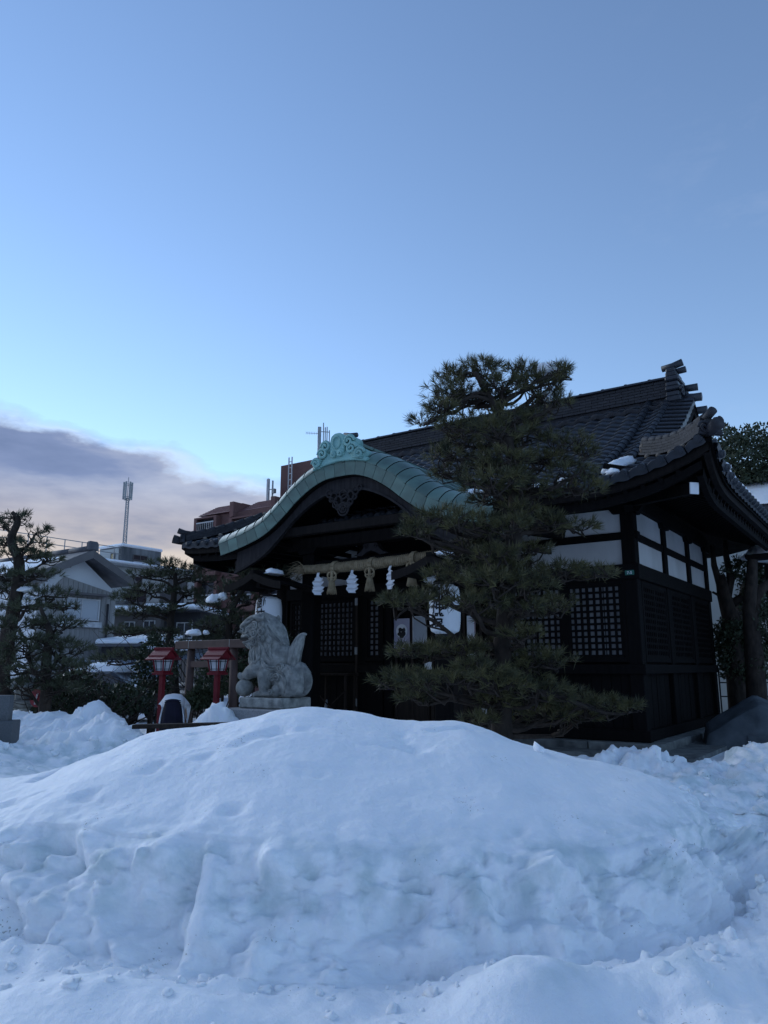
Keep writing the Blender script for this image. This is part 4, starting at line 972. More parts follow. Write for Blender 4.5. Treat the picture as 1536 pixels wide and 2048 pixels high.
def blob(name, c, r, seed, m='snow', n=22, k=12, parent=None, amp=.45, flat=True):
    mb = MB(); mb.ell((0, 0, 0), (1, 1, 1), n, k); V = np.array(mb.v); d = fbm(V[:, 0] * 1.6 + seed, V[:, 1] * 1.6, V[:, 2] * 1.6 + seed * 3, 4)
    V = V * (1 + amp * d + amp * .5 * np.abs(fbm(V[:, 0] * 3.2 + seed, V[:, 1] * 3.2, V[:, 2] * 3.2, 3)))[:, None]
    if flat: V[:, 2] = np.where(V[:, 2] < 0, V[:, 2] * .35, V[:, 2])
    V = V * np.array(r); mb.v = [tuple(p) for p in V]; o = mb.build(name, m, parent, True); 
    if parent is None: o.location = c
    else: o.location = c
    return o
def snowcap(c, r, seed, lab, rz=0):
    o = blob('snow_patch', c, r, seed); o.rotation_euler = (0, 0, rz); tag(o, lab, 'snow'); return o
snowcap(sloc(-6.62, -2.95, 3.41), (.19, .24, .11), 1, 'cushion of snow on the lantern shelter beside the lion')
snowcap(sloc(-2.5, -3.0, 3.42), (.22, .34, .10), 2, 'snow on the lantern shelter behind the pine')
p, a, b, c = slope_mtx(-.10, -.75, zf)
o = snowcap(sloc(.10, -1.0, zf(-.1, -1.0) + .07), (.14, .36, .17), 3, 'lump of snow caught on the roof tiles below the hip ridge'); o.rotation_euler = (R(26), 0, -ANG - R(38))
o = snowcap(sloc(.17, -1.62, zf(.1, -1.62) + .09), (.12, .09, .08), 4, 'little oval of snow at the tiled eave edge'); o.rotation_euler = (0, 0, -ANG)
for i, (x, w, rx) in enumerate([(-.75, -1.5, .16), (-1.35, -1.48, .24), (-1.9, -1.3, .14), (-2.3, -1.45, .25), (-3.0, -1.2, .40)]):
    o = blob('snow_patch', sloc(x, w, zf(x, w) + .07), (rx, .16, .09), 10 + i); o.rotation_euler = (R(20), 0, -ANG); tag(o, 'small patch of snow along the tiled eave behind the pine', 'snow', 'snow patches along the eave')
for i in range(7):
    y = -.9 + i * .36; o = blob('snow_patch', sloc(XR - .05, y, zside(y, 0) + .09), (.16, .17, .14 - .012 * i), 30 + i); o.rotation_euler = (0, 0, -ANG); tag(o, 'small lump of snow on the side eave tiles', 'snow', 'snow lumps on the side eave')
o = snowcap(sloc(KC - 2.0, -1.55, kz(2.0) + .45), (.16, .22, .10), 44, 'bit of snow where copper porch roof meets tiles'); o.rotation_euler = (0, 0, -ANG)

# --- notices, poster, frames
def card(name, x0, x1, w, z0, z1, m, lab, cat, th=.012, frame=None):
    e = empty(name, sloc((x0 + x1) / 2, w, z0), -ANG); tag(e, lab, cat); hw = (x1 - x0) / 2
    MB().box(-hw, hw, -th, 0, 0, z1 - z0).build('sheet', m, e)
    if frame:
        for a, b, c, d in ((-hw - .02, -hw, -.02, z1 - z0 + .02), (hw, hw + .02, -.02, z1 - z0 + .02), (-hw, hw, -.02, 0), (-hw, hw, z1 - z0, z1 - z0 + .02)): MB().box(a, b, -th - .01, .0, c, d).build('frame', frame, e)
    return e
po = card('poster', -5.62, -5.20, .085, 1.92, 2.60, 'poster_paper', 'pale poster with a dark round picture and black brush characters', 'poster')
MB().lathe([(.155, 0), (.155, .002)], 30).build('white_disc', 'paper', po).matrix_local = Matrix.Translation((0, -.014, .40)) @ Matrix.Rotation(R(90), 4, 'X')
mb = MB()
for k in range(9): a = k * 2.4; rr = .05 + .035 * (k % 3); mb.add([(.62 * rr * math.cos(a) + (.03 + .02 * (k % 4)) * math.cos(t), -.019 - .0006 * k, .385 + .75 * rr * math.sin(a) + (.035 + .012 * (k % 3)) * math.sin(t)) for t in [j * math.pi / 7 for j in range(14)]], [tuple(range(14))])
mb.build('ink_picture', 'ink', po)
me = text_mesh('御朱印', .095); me.materials.clear(); me.materials.append(M['ink']); o = link('lettering', me, po, Matrix.Translation((0, -.0135, .09)) @ Matrix.Rotation(R(90), 4, 'X'))
card('glazed_frame', -5.09, -4.76, .085, 2.03, 2.62, 'pale_glass', 'white framed glass panel beside the poster', 'frame', frame='frame_white')
nb = card('notice_strip', -3.72, -3.52, .085, 1.75, 2.60, 'paper', 'tall narrow white notice with a red edge by the lantern', 'notice')
ubox('red_edge', 'red_paint', nb, .085, .10, -.016, -.0125, .0, .85)
sl1 = card('paper_slip', -4.80, -4.62, .07, 1.46, 1.62, 'paper', 'small white paper slip among the low pine branches', 'notice')
sl2 = card('paper_slip', -3.40, -3.29, .07, .55, .80, 'paper', 'small white card low on the wooden door post', 'notice')
pl = card('number_plate', -.20, -.03, -.055, 3.23, 3.32, 'green_plate', 'small green house number plate on the corner beam', 'plate')
me = text_mesh('7-5', .075); me.materials.clear(); me.materials.append(M['paper']); link('lettering', me, pl, Matrix.Translation((0, -.0135, .018)) @ Matrix.Rotation(R(90), 4, 'X'))
# --- folding stand and umbrella by the door
ft = empty('folding_stand', sloc(-6.9, -.45, 0.02), -ANG); tag(ft, 'dark wooden folding stand with crossed braces by the lattice door', 'stand')
MB().box(-.55, .52, -.22, .2, 1.30, 1.35).build('top', 'brown_wood', ft, bevel=.005)
for x in (-.42, .42):
    for y in (-.18, .16): MB().box(x - .025, x + .025, y - .02, y + .02, 0, 1.30).build('leg', 'brown_wood', ft)
MB().bar((-.42, -.21, .30), (.42, -.21, .95), .022).build('brace', 'brown_wood', ft); MB().bar((.42, -.235, .30), (-.42, -.235, .95), .022).build('brace', 'brown_wood', ft)
MB().bar((-.42, -.19, .25), (.42, -.19, .25), .03).build('stretcher', 'brown_wood', ft)
um = empty('umbrella', sloc(-7.05, -.72, .03), -ANG); um.rotation_euler = (R(-7), R(3), -ANG); tag(um, 'furled grey umbrella leaning on the folding stand', 'umbrella')
MB().lathe([(.008, .0), (.012, .06), (.03, .12), (.038, .5), (.028, .70), (.012, .76)], 10).build('canopy', 'umbrella_grey', um, True)
MB().tube([(0, 0, .74), (0, 0, 1.02), (.02, 0, 1.07), (.06, 0, 1.08), (.09, 0, 1.04)], .010, 6).build('handle', 'dark_wood', um, True)

# ================================================================== STONE LION
LB = Vector((-1.76, 12.5, 1.06))
ped = empty('granite_pedestal', (LB.x, LB.y, 0), -ANG); tag(ped, 'speckled granite pedestal half buried in snow under the stone lion', 'pedestal')
MB().box(-.68, .62, -.52, .52, -.1, .86).build('block', 'granite', ped, bevel=.015); MB().box(-.80, .74, -.62, .62, -.1, .35).build('step', 'granite', ped, bevel=.015)
lion = empty('stone_lion', (LB.x, LB.y, .865), -ANG); tag(lion, 'grey stone guardian lion with curled mane resting a paw on a ball', 'statue')
MB().box(-.46, .46, -.36, .36, 0, .165).build('plinth', 'stone', lion, bevel=.02)
LZ = .165
def lx(cx): return (cx - 735) / 646.
def lz(cy): return LZ + (1350 - cy) / 785.
def lion_body():
    mb = MB()
    def E(cx, cy, rx, rz, ry, y=0, tilt=0): mb.ell((lx(cx), y, lz(cy)), (rx / 646., ry, rz / 785.), 18, 12, Matrix.Rotation(R(tilt), 3, 'Y'))
    def T(pts, rad, n=12): mb.tube([(lx(a), y, lz(b)) for a, b, y in pts], [r / 720. for r in rad], n)
    E(1010, 1170, 165, 175, .22); E(900, 1120, 190, 190, .20); E(760, 900, 190, 260, .19, 0, 22); E(640, 800, 200, 230, .21)
    E(520, 860, 150, 190, .19); E(450, 880, 90, 120, .15)
    # neck mane mass and head
    E(620, 560, 190, 230, .235); E(560, 470, 160, 150, .20); E(690, 640, 150, 220, .20, 0, 16); E(760, 760, 110, 200, .15, 0, 24)
    E(420, 500, 150, 120, .165); E(330, 470, 95, 70, .135); E(275, 480, 58, 46, .11); E(250, 515, 36, 30, .085)     # brow, muzzle, nose
    E(330, 560, 90, 42, .12); E(275, 575, 50, 26, .10)                                                     # upper lip
    E(350, 655, 95, 38, .105); E(310, 660, 60, 36, .09); E(390, 690, 70, 55, .11)                                                    # lower jaw, beard
    E(430, 600, 80, 100, .14)
    T([(330, 400, 0), (430, 350, 0), (540, 325, 0), (640, 345, 0)], [45, 60, 60, 40])
    for sg in (-1, 1):
        y = sg * .13
        T([(250, 455, sg * .06), (310, 425, sg * .10), (380, 400, y), (470, 345, y), (560, 320, y)], [22, 30, 34, 36, 30])       # brow ridge
        T([(480, 330, sg * .15), (560, 345, sg * .17), (630, 370, sg * .17), (650, 300, sg * .16)], [30, 42, 34, 8])         # ear
        mb.ell((lx(312), sg * .115, lz(488)), (.032, .025, .026), 10, 8)
    # legs: near side raised on the ball, far side straight
    T([(610, 960, -.10), (540, 1000, -.15), (460, 1040, -.15), (390, 1085, -.14)], [115, 95, 82, 62])
    E(350, 1100, 60, 55, .075, -.14); E(330, 1085, 34, 46, .03, -.19); E(325, 1090, 34, 46, .03, -.14); E(330, 1090, 34, 46, .03, -.09)
    T([(640, 950, .10), (625, 1100, .13), (620, 1240, .13), (610, 1310, .13)], [110, 78, 70, 66]); E(570, 1312, 70, 36, .085, .13)
    T([(700, 980, -.10), (672, 1080, -.16), (690, 1200, -.17), (680, 1290, -.17)], [110, 98, 82, 60])
    E(620, 1308, 80, 40, .08, -.17); E(572, 1316, 32, 30, .028, -.22); E(566, 1318, 32, 30, .028, -.17); E(572, 1316, 32, 30, .028, -.12); E(730, 1308, 110, 40, .08, -.17)
    for sg in (-1, 1):
        E(985, 1150, 165, 200, .10, sg * .15); E(860, 1270, 60, 85, .06, sg * .20); E(800, 1310, 110, 36, .075, sg * .20)
    # tail root
    E(1060, 1060, 110, 150, .12); E(1110, 1150, 60, 170, .10)
    me = mb.mesh('lion_blocks', 'stone'); ob = bpy.data.objects.new('lion_blocks', me); COL.objects.link(ob)
    rm = ob.modifiers.new('r', 'REMESH'); rm.mode = 'VOXEL'; rm.voxel_size = .013; sm_ = ob.modifiers.new('s', 'SMOOTH'); sm_.iterations = 5; sm_.factor = .5
    dg = bpy.context.evaluated_depsgraph_get(); dg.update(); out = bpy.data.meshes.new_from_object(ob.evaluated_get(dg)); bpy.data.objects.remove(ob)
    out.polygons.foreach_set('use_smooth', [True] * len(out.polygons)); out.materials.clear(); out.materials.append(M['stone'])
    return link('body', out, lion)
body = lion_body()
from mathutils.bvhtree import BVHTree
_bm = bmesh.new(); _bm.from_mesh(body.data); LBVH = BVHTree.FromBMesh(_bm)
def skin_pt(cx, cy, sg, lift=0.0):
    h = LBVH.ray_cast(Vector((lx(cx), sg * 1.0, lz(cy))), Vector((0, -sg, 0)))
    if h[0] is None:
        h = LBVH.find_nearest(Vector((lx(cx), sg * .12, lz(cy))))
    return h[0] + Vector((0, sg * lift, 0))
for sg in (-1, 1):
    for cx, cy, r, dr in ((545, 450, 58, 1), (550, 555, 64, 1), (535, 655, 56, 1), (655, 525, 52, -1), (655, 612, 50, -1), (468, 465, 36, 1), (470, 545, 30, 1), (462, 640, 46, 1), (640, 440, 40, -1)):
        c = skin_pt(cx, cy, sg, .012); mb = MB(); R0 = r / 720.
        mb.ell(c, (R0 * .98, .028, R0 * .98), 14, 8)
        mb.tube(spiral(c + Vector((0, sg * .022, 0)), R0 * .92, R0 * .12, 1.7 * dr, (-1, 0, 0), (0, 0, 1), 30, Vector((0, sg * .022, 0)), .6), [.016 - .004 * i / 29 for i in range(30)], 6)
        mb.build('mane_curl', 'stone', lion, True)
    # long mane locks
    for pts in ([(500, 690), (520, 800), (540, 900), (560, 920)], [(545, 700), (570, 800), (600, 880), (570, 940)], [(600, 690), (640, 790), (610, 880), (590, 940)], [(640, 680), (690, 780), (720, 850), (770, 890)],
                [(680, 660), (745, 700), (745, 790), (790, 860)], [(480, 690), (470, 780), (490, 880), (540, 930)], [(720, 560), (770, 650), (730, 740), (690, 800)], [(700, 450), (760, 560), (820, 640), (860, 700)], [(670, 380), (760, 470), (830, 590), (880, 700)],
                [(640, 860), (700, 940), (780, 980), (850, 970)], [(620, 840), (660, 930), (740, 1000), (830, 1010)], [(400, 690), (430, 740), (440, 820), (460, 880)]):
        n = 14; P = [];
        for i in range(n):
            t = i / (n - 1) * (len(pts) - 1); k = min(int(t), len(pts) - 2); f = t - k
            P.append(skin_pt(pts[k][0] + (pts[k + 1][0] - pts[k][0]) * f, pts[k][1] + (pts[k + 1][1] - pts[k][1]) * f, sg, .002))
        for _ in range(3): P = [P[0]] + [(P[i - 1] + P[i] * 2 + P[i + 1]) / 4 for i in range(1, n - 1)] + [P[-1]]
        MB().tube(P, [.010 + .012 * math.sin(math.pi * i / (n - 1)) for i in range(n)], 6).build('mane_lock', 'stone', lion, True)
    # face: brow locks, lips, cheek, eye
    def lock(pts, rads, nm, lift=.004):
        P = [skin_pt(a, b, sg, lift) for a, b in pts]; Q = []
        for i in range(len(P) - 1): Q += [P[i].lerp(P[i + 1], k / 4) for k in range(4)]
        Q.append(P[-1])
        for _ in range(3): Q = [Q[0]] + [(Q[i - 1] + Q[i] * 2 + Q[i + 1]) / 4 for i in range(1, len(Q) - 1)] + [Q[-1]]
        MB().tube(Q, [float(np.interp(i / (len(Q) - 1), [k / (len(rads) - 1) for k in range(len(rads))], rads)) for i in range(len(Q))], 7).build(nm, 'stone', lion, True)
    lock([(232, 462), (290, 440), (350, 415), (420, 400), (480, 365), (540, 345)], [.016, .030, .032, .028, .030, .012], 'brow_lock', .010)
    lock([(330, 400), (410, 362), (490, 335), (570, 335), (640, 365), (660, 300)], [.014, .026, .034, .036, .030, .008], 'brow_lock', .012)
    lock([(380, 470), (420, 440), (470, 415), (520, 395), (600, 400)], [.010, .022, .026, .022, .008], 'brow_lock', .008)
    lock([(240, 555), (285, 582), (335, 572), (385, 556), (425, 585), (440, 625)], [.014, .020, .020, .020, .018, .010], 'lip', .006)
    lock([(258, 640), (310, 652), (365, 648), (415, 628)], [.014, .018, .018, .010], 'lip', .006)
    lock([(262, 540), (310, 528), (365, 535), (400, 520)], [.008, .014, .014, .006], 'whisker_ridge', .006)
    lock([(300, 690), (340, 725), (400, 735), (450, 720)], [.012, .022, .022, .010], 'beard_lock', .004)
    c = skin_pt(312, 490, sg, .006); MB().ell(c, (.034, .020, .030), 12, 8).build('eye', 'stone', lion, True)
    mb = MB(); mb.tube([c + Vector((.042 * math.cos(t), sg * .006, .036 * math.sin(t))) for t in [i * math.pi / 8 for i in range(17)]], .010, 6); mb.build('eyelid', 'stone', lion, True)
    MB().ell(c + Vector((-.006, sg * .018, 0)), (.012, .006, .012), 8, 6).build('pupil', 'ink', lion)
    c = skin_pt(238, 512, sg, .0); MB().tube(spiral(c, .028, .010, 1.0, (-1, 0, 0), (0, 0, 1), 12), .010, 6).build('nostril', 'stone', lion, True)
    c = skin_pt(415, 575, sg, .010); MB().tube(spiral(c, .045, .010, 1.4, (1, 0, 0), (0, 0, 1), 22, Vector((0, sg * .012, 0))), .013, 6).build('cheek_curl', 'stone', lion, True)
    # haunch scrolls
    for cx, cy, r, dr in ((800, 1090, 60, -1), (895, 1105, 56, 1), (905, 985, 60, 1), (835, 1285, 36, 1)):
        c = skin_pt(cx, cy, sg, .008); mb = MB(); R0 = r / 720.; mb.ell(c, (R0, .03, R0), 14, 8)
        mb.tube(spiral(c + Vector((0, sg * .022, 0)), R0 * .9, R0 * .15, 1.5 * dr, (-1, 0, 0), (0, 0, 1), 26, Vector((0, sg * .02, 0))), .014, 6); mb.build('haunch_scroll', 'stone', lion, True)
    for pts in ([(880, 940), (960, 930), (1040, 980), (1080, 1060)], [(880, 1040), (950, 1040), (1010, 1110), (1020, 1210)], [(900, 1060), (980, 1090), (1010, 1190), (990, 1290)]):
        P = [skin_pt(a, b, sg, .004) for a, b in pts]; Q = []
        for i in range(len(P) - 1): Q += [P[i].lerp(P[i + 1], k / 4) for k in range(4)]
        Q.append(P[-1])
        for _ in range(3): Q = [Q[0]] + [(Q[i - 1] + Q[i] * 2 + Q[i + 1]) / 4 for i in range(1, len(Q) - 1)] + [Q[-1]]
        MB().tube(Q, [.012 + .012 * math.sin(math.pi * i / (len(Q) - 1)) for i in range(len(Q))], 6).build('haunch_lock', 'stone', lion, True)
_bm.free()
# flame tail
tail = empty('tail'); tail.parent = lion
TS = [(-118, -30, -.02, .038), (-84, -24, -.055, .042), (-46, -14, -.07, .044), (-6, -4, -.075, .044), (34, 6, -.06, .042), (66, 14, -.02, .036), (-84, -24, .055, .042), (-30, -10, .07, .044), (34, 6, .06, .042), (-40, -8, 0.0, .07), (15, 2, 0.0, .07)]
for dx0, dx1, ry, rr in TS:
    dx0 *= .72; rr *= .86
    P = [(1010 + dx0 * .7, 1060), (985 + dx0, 900), (1010 + dx0, 790), (1045 + dx0 * .85, 690), (1075 + dx1 * 1.6, 610), (1105 + dx1, 562), (1142, 575)]
    n = 22; Q = []
    for i in range(n):
        t = i / (n - 1) * (len(P) - 1); q = min(int(t), len(P) - 2); f = t - q; a = P[q][0] + (P[q + 1][0] - P[q][0]) * f; b = P[q][1] + (P[q + 1][1] - P[q][1]) * f; Q.append(Vector((lx(a), ry * (1 - (i / n) ** 2), lz(b))))
    for _ in range(4): Q = [Q[0]] + [(Q[i - 1] + Q[i] * 2 + Q[i + 1]) / 4 for i in range(1, n - 1)] + [Q[-1]]
    MB().tube(Q, [rr * (1 - .75 * (i / (n - 1)) ** 2.2) for i in range(n)], 9).build('tail_strand', 'stone', tail, True)
for P in ([(1100, 950), (1160, 1050), (1170, 1170), (1120, 1290)],):
    MB().tube([(lx(a), 0, lz(b)) for a, b in P], [.05, .07, .07, .05], 10).build('tail_strand', 'stone', tail, True)
ball = MB(); ball.ell((lx(375), -.14, lz(1238)), (.152, .145, .143), 20, 14); ball.build('ball', 'stone', lion, True)
mb = MB()
for k in range(6):
    z = -.01; mb.lathe([(.012, 0), (.02, .012), (.012, .024)], 6, (lx(268 + 26 * k), -.085 + .0 * k, lz(598)))
mb.build('teeth', 'stone', lion); 
MB().prism([(lx(262), lz(604)), (lx(262), lz(628)), (lx(345), lz(640)), (lx(400), lz(618)), (lx(395), lz(596))], 1, -.118, .118).build('mouth', 'ink', lion)


# ================================================================== RED LANTERN POSTS
def red_lantern(x, y, lab):
    e = empty('red_lantern_post', (x, y, 0), R(-28)); tag(e, lab, 'lantern post', None); e.scale = (.76, .76, .76); e.location.z = 1.85 - 1.845 * .76
    MB().box(-.055, .055, -.055, .055, -.75, 1.24).build('post', 'red_paint', e, bevel=.008)
    MB().box(-.17, .17, -.17, .17, 1.22, 1.27).build('base_board', 'red_paint', e, bevel=.006)
    for z0, z1 in ((1.27, 1.31), (1.56, 1.60)):
        k0 = .135 + (z0 - 1.27) * .14
        for a, b, c, d in ((-k0, k0, -k0, -k0 + .03), (-k0, k0, k0 - .03, k0), (-k0, -k0 + .03, -k0 + .031, k0 - .031), (k0 - .03, k0, -k0 + .031, k0 - .031)): MB().box(a, b, c, d, z0, z1).build('rail', 'red_paint', e)
    for sx in (-1, 1):
        for sy in (-1, 1): MB().bar((sx * .122, sy * .122, 1.31), (sx * .165, sy * .165, 1.60), .034).build('corner_bar', 'red_paint', e)
    for k in range(4):
        m = Matrix.Rotation(k * math.pi / 2, 4, 'Z')
        pn = MB().add([(-.108, -.112, 1.312), (.108, -.112, 1.312), (.142, -.150, 1.558), (-.142, -.150, 1.558)], [(0, 1, 2, 3)]).add([(-.108, -.108, 1.312), (.108, -.108, 1.312), (.142, -.146, 1.558), (-.142, -.146, 1.558)], [(3, 2, 1, 0)]).build('pane', 'white_pane', e); pn.matrix_local = m
        g = MB()
        for t in (-.6, .6): g.bar((t * .108, -.122, 1.312), (t * .142, -.159, 1.558), .012)
        for z, q in ((1.35, .006), (1.52, .03)): g.bar((-.115 - q * .8, -.119 - q * 1.05, z), (.115 + q * .8, -.119 - q * 1.05, z), .011)
        gb = g.build('glazing_bar', 'ink', pn)
    # gabled roof, ridge along local x
    for sg in (-1, 1):
        rows = [(0, 1.80), (.10, 1.735), (.20, 1.64), (.31, 1.575)]
        mb = MB()
        for i in range(3): mb.prism([(sg * rows[i][0], rows[i][1]), (sg * rows[i + 1][0], rows[i + 1][1]), (sg * rows[i + 1][0], rows[i + 1][1] - .022), (sg * rows[i][0], rows[i][1] - .022)], 0, -.27, .27)
        mb.build('roof_slope', 'red_paint', e)
        MB().bar((-.272, sg * .205, 1.652), (.272, sg * .205, 1.652), .016).build('roof_batten', 'red_paint', e)
    for x0 in (-.235, .22): MB().prism([(-.17, 1.60), (.17, 1.60), (.0, 1.77)], 0, x0, x0 + .015).build('gable_board', 'red_paint', e)
    MB().box(-.29, .29, -.035, .035, 1.785, 1.845).build('ridge', 'red_paint', e, bevel=.006)
    return e
pL, pR = at(328, 1297, 13.5), at(437, 1297, 13.3)
red_lantern(pL.x, pL.y, 'red wooden lantern post behind the bending person'); red_lantern(pR.x, pR.y, 'red wooden lantern post between the brown torii pillars, next to the stone lion')

# ================================================================== SMALL TORII
tp = [at(383, 1300, 15.2), at(468, 1300, 14.4)]; mid = (tp[0] + tp[1]) / 2; dv = (tp[1] - tp[0]); L_ = math.hypot(dv.x, dv.y); rz = math.atan2(dv.y, dv.x)
tor = empty('torii_gate', (mid.x, mid.y, 0), rz); tag(tor, 'plain brown torii gate behind the red lantern posts', 'torii')
for sg in (-1, 1): MB().tube([(sg * (L_ / 2 + .05), 0, -.1), (sg * L_ / 2, 0, 1.86)], [.085, .075], 16).build('pillar', 'torii_paint', tor, True)
MB().box(-L_ / 2 - .42, L_ / 2 + .42, -.10, .10, 1.86, 2.02).build('lintel', 'torii_paint', tor, bevel=.01)
MB().box(-L_ / 2 - .02, L_ / 2 + .02, -.05, .05, 1.50, 1.62).build('tie_beam', 'torii_paint', tor, bevel=.006)
for x in (-L_ / 2 + .02, L_ / 2 - .03): MB().box(x, x + .012, -.103, .103, 1.863, 2.017).build('joint', 'metal', tor)

# ================================================================== BENDING PERSON
pp = at(345, 1420, 13.2); gz = 0.0
per = empty('person', (pp.x, pp.y, .20), R(12)); per.scale = (.80, .80, .80); tag(per, 'person in white robe and dark navy hakama bending far forward, seen from behind', 'person')
def skin_body():
    J = {'pel': (0, 0, .84), 'sp': (0, .22, .92), 'ch': (0, .46, .86), 'nk': (0, .62, .72), 'hd': (0, .70, .60), 'ht': (0, .76, .48),
         'hl': (-.10, 0, .80), 'kl': (-.11, .06, .44), 'al': (-.11, .0, .08), 'tl': (-.12, .15, .03), 'hr': (.10, 0, .80), 'kr': (.11, .06, .44), 'ar': (.11, 0, .08), 'tr': (.12, .15, .03),
         'sl': (-.19, .48, .82), 'el': (-.24, .46, .54), 'wl': (-.18, .50, .30), 'sr': (.19, .48, .82), 'er': (.26, .44, .54), 'wr': (.20, .50, .30)}
    Rr = dict(pel=.15, sp=.13, ch=.14, nk=.06, hd=.09, ht=.085, hl=.10, kl=.06, al=.04, tl=.035, hr=.10, kr=.06, ar=.04, tr=.035, sl=.07, el=.045, wl=.03, sr=.07, er=.045, wr=.03)
    E_ = [('pel', 'sp'), ('sp', 'ch'), ('ch', 'nk'), ('nk', 'hd'), ('hd', 'ht'), ('pel', 'hl'), ('hl', 'kl'), ('kl', 'al'), ('al', 'tl'), ('pel', 'hr'), ('hr', 'kr'), ('kr', 'ar'), ('ar', 'tr'), ('ch', 'sl'), ('sl', 'el'), ('el', 'wl'), ('ch', 'sr'), ('sr', 'er'), ('er', 'wr')]
    for s_, sg in (('l', -1), ('r', 1)):
        b = J['w' + s_]
        J['p' + s_] = (b[0], b[1] + .01, b[2] - .07); Rr['p' + s_] = .03; E_.append(('w' + s_, 'p' + s_))
        for k in range(4):
            n1, n2 = 'f%s%da' % (s_, k), 'f%s%db' % (s_, k); o_ = (k - 1.5) * .020
            J[n1] = (b[0] + o_ * .4, b[1] + .01 + o_, b[2] - .115); J[n2] = (b[0] + o_ * .4 - sg * .012, b[1] + .02 + o_ * 1.05, b[2] - .155 + abs(k - 1.3) * .008); Rr[n1] = .009; Rr[n2] = .007; E_ += [('p' + s_, n1), (n1, n2)]
        n1 = 'th' + s_; J[n1] = (b[0] - sg * .015, b[1] + .055, b[2] - .07); Rr[n1] = .010; E_.append(('w' + s_, n1))
    ks = list(J); me = bpy.data.meshes.new('figure'); me.from_pydata([J[k] for k in ks], [(ks.index(a), ks.index(b)) for a, b in E_], [])
    ob = bpy.data.objects.new('figure', me); COL.objects.link(ob); md = ob.modifiers.new('s', 'SKIN'); md.use_smooth_shade = True
    sv = me.skin_vertices[0].data
    for i, k in enumerate(ks): sv[i].radius = (Rr[k], Rr[k])
    sv[0].use_root = True
    sb = ob.modifiers.new('d', 'SUBSURF'); sb.levels = 1; sb.render_levels = 1
    dg = bpy.context.evaluated_depsgraph_get(); dg.update(); out = bpy.data.meshes.new_from_object(ob.evaluated_get(dg)); bpy.data.objects.remove(ob)
    out.materials.clear(); out.materials.append(M['skin']); return link('body', out, per)
bd = skin_body()
hairb = MB(); hairb.ell((0, .75, .52), (.10, .115, .125), 14, 10); hairb.build('hair', 'hair', per, True)
# hakama: pleated skirt hung from the raised hips
rows = []; n = 64
for i in range(13):
    t = i / 12; z = .93 - .90 * t; rx = .155 + .135 * t ** .8; ry = .15 + .10 * t; cy = -.02 + .10 * t - .06 * math.sin(math.pi * t); r_ = []
    for j in range(n + 1):
        a = 2 * math.pi * j / n; pl_ = 1 + .045 * t * math.cos(a * 11) + .02 * t * math.cos(a * 23 + 1); r_.append((rx * pl_ * math.cos(a), cy + ry * pl_ * math.sin(a), z - .03 * math.sin(a) * (1 - t) ))
    rows.append(r_)
rows.insert(0, [(x * .6, y * .6 + .06, .985) for x, y, z in rows[0]])
hk = MB().strip(rows).build('hakama', 'hakama', per, True)
MB().tube([(.165 * math.cos(a), -.015 + .165 * math.sin(a), .915 - .03 * math.sin(a)) for a in [i * math.pi / 16 for i in range(33)]], .017, 6).build('waist_band', 'hakama', hk, True)
# robe: arched back falling forward, with wide sleeves hanging at both sides
rows = []; n = 40
spine = [(-.10, .94, .165, .045), (-.02, 1.00, .19, .09), (.10, 1.055, .225, .13), (.24, 1.075, .25, .16), (.38, 1.04, .26, .18), (.50, .96, .26, .19), (.60, .84, .20, .15), (.66, .74, .11, .10)]
for k, (y, z, rx, rz_) in enumerate(spine):
    r_ = []
    for j in range(n + 1):
        a = 2 * math.pi * j / n; f = 1 + .03 * math.sin(a * 5 + k) + .02 * math.sin(a * 9 + 2 * k); drop = .10 * max(0, -math.sin(a)) 
        r_.append((rx * f * math.cos(a), y - .05 * math.sin(a) * (k < 3) , z + rz_ * f * math.sin(a) - rz_ - drop + rz_ * 0))
    rows.append(r_)
rb = MB().strip(rows).build('robe', 'robe', per, True)
for sg in (-1, 1):
    rows = []
    for i in range(11):
        t = i / 10; r_ = []
        cx, cy, cz = sg * (.17 + .13 * t), .40 + .04 * t - .10 * t, .92 - .10 * t - .10 * t * t
        for j in range(n // 2 + 1):
            a = 2 * math.pi * j / (n // 2); f = 1 + .05 * math.sin(3 * a + 4 * t) * t; hz = .10 + (.20 * t if math.sin(a) < 0 else .02 * t)
            r_.append((cx + sg * .05 * math.cos(a) * t + sg * .02 * math.sin(a * 2) * t + (sg * .10 * t if math.sin(a) < 0 else 0) * 0, cy + (.11 + .09 * t) * f * math.cos(a), cz + hz * f * math.sin(a)))
        rows.append(r_)
    MB().strip(rows).build('sleeve', 'robe', per, True)
    MB().tube([(sg * .20, -.02, .80), (sg * .235, -.03, .60), (sg * .25, -.02, .42), (sg * .235, .0, .36)], [.03, .055, .06, .01], 8, flat=.35).build('robe_tail', 'robe', rb, True)

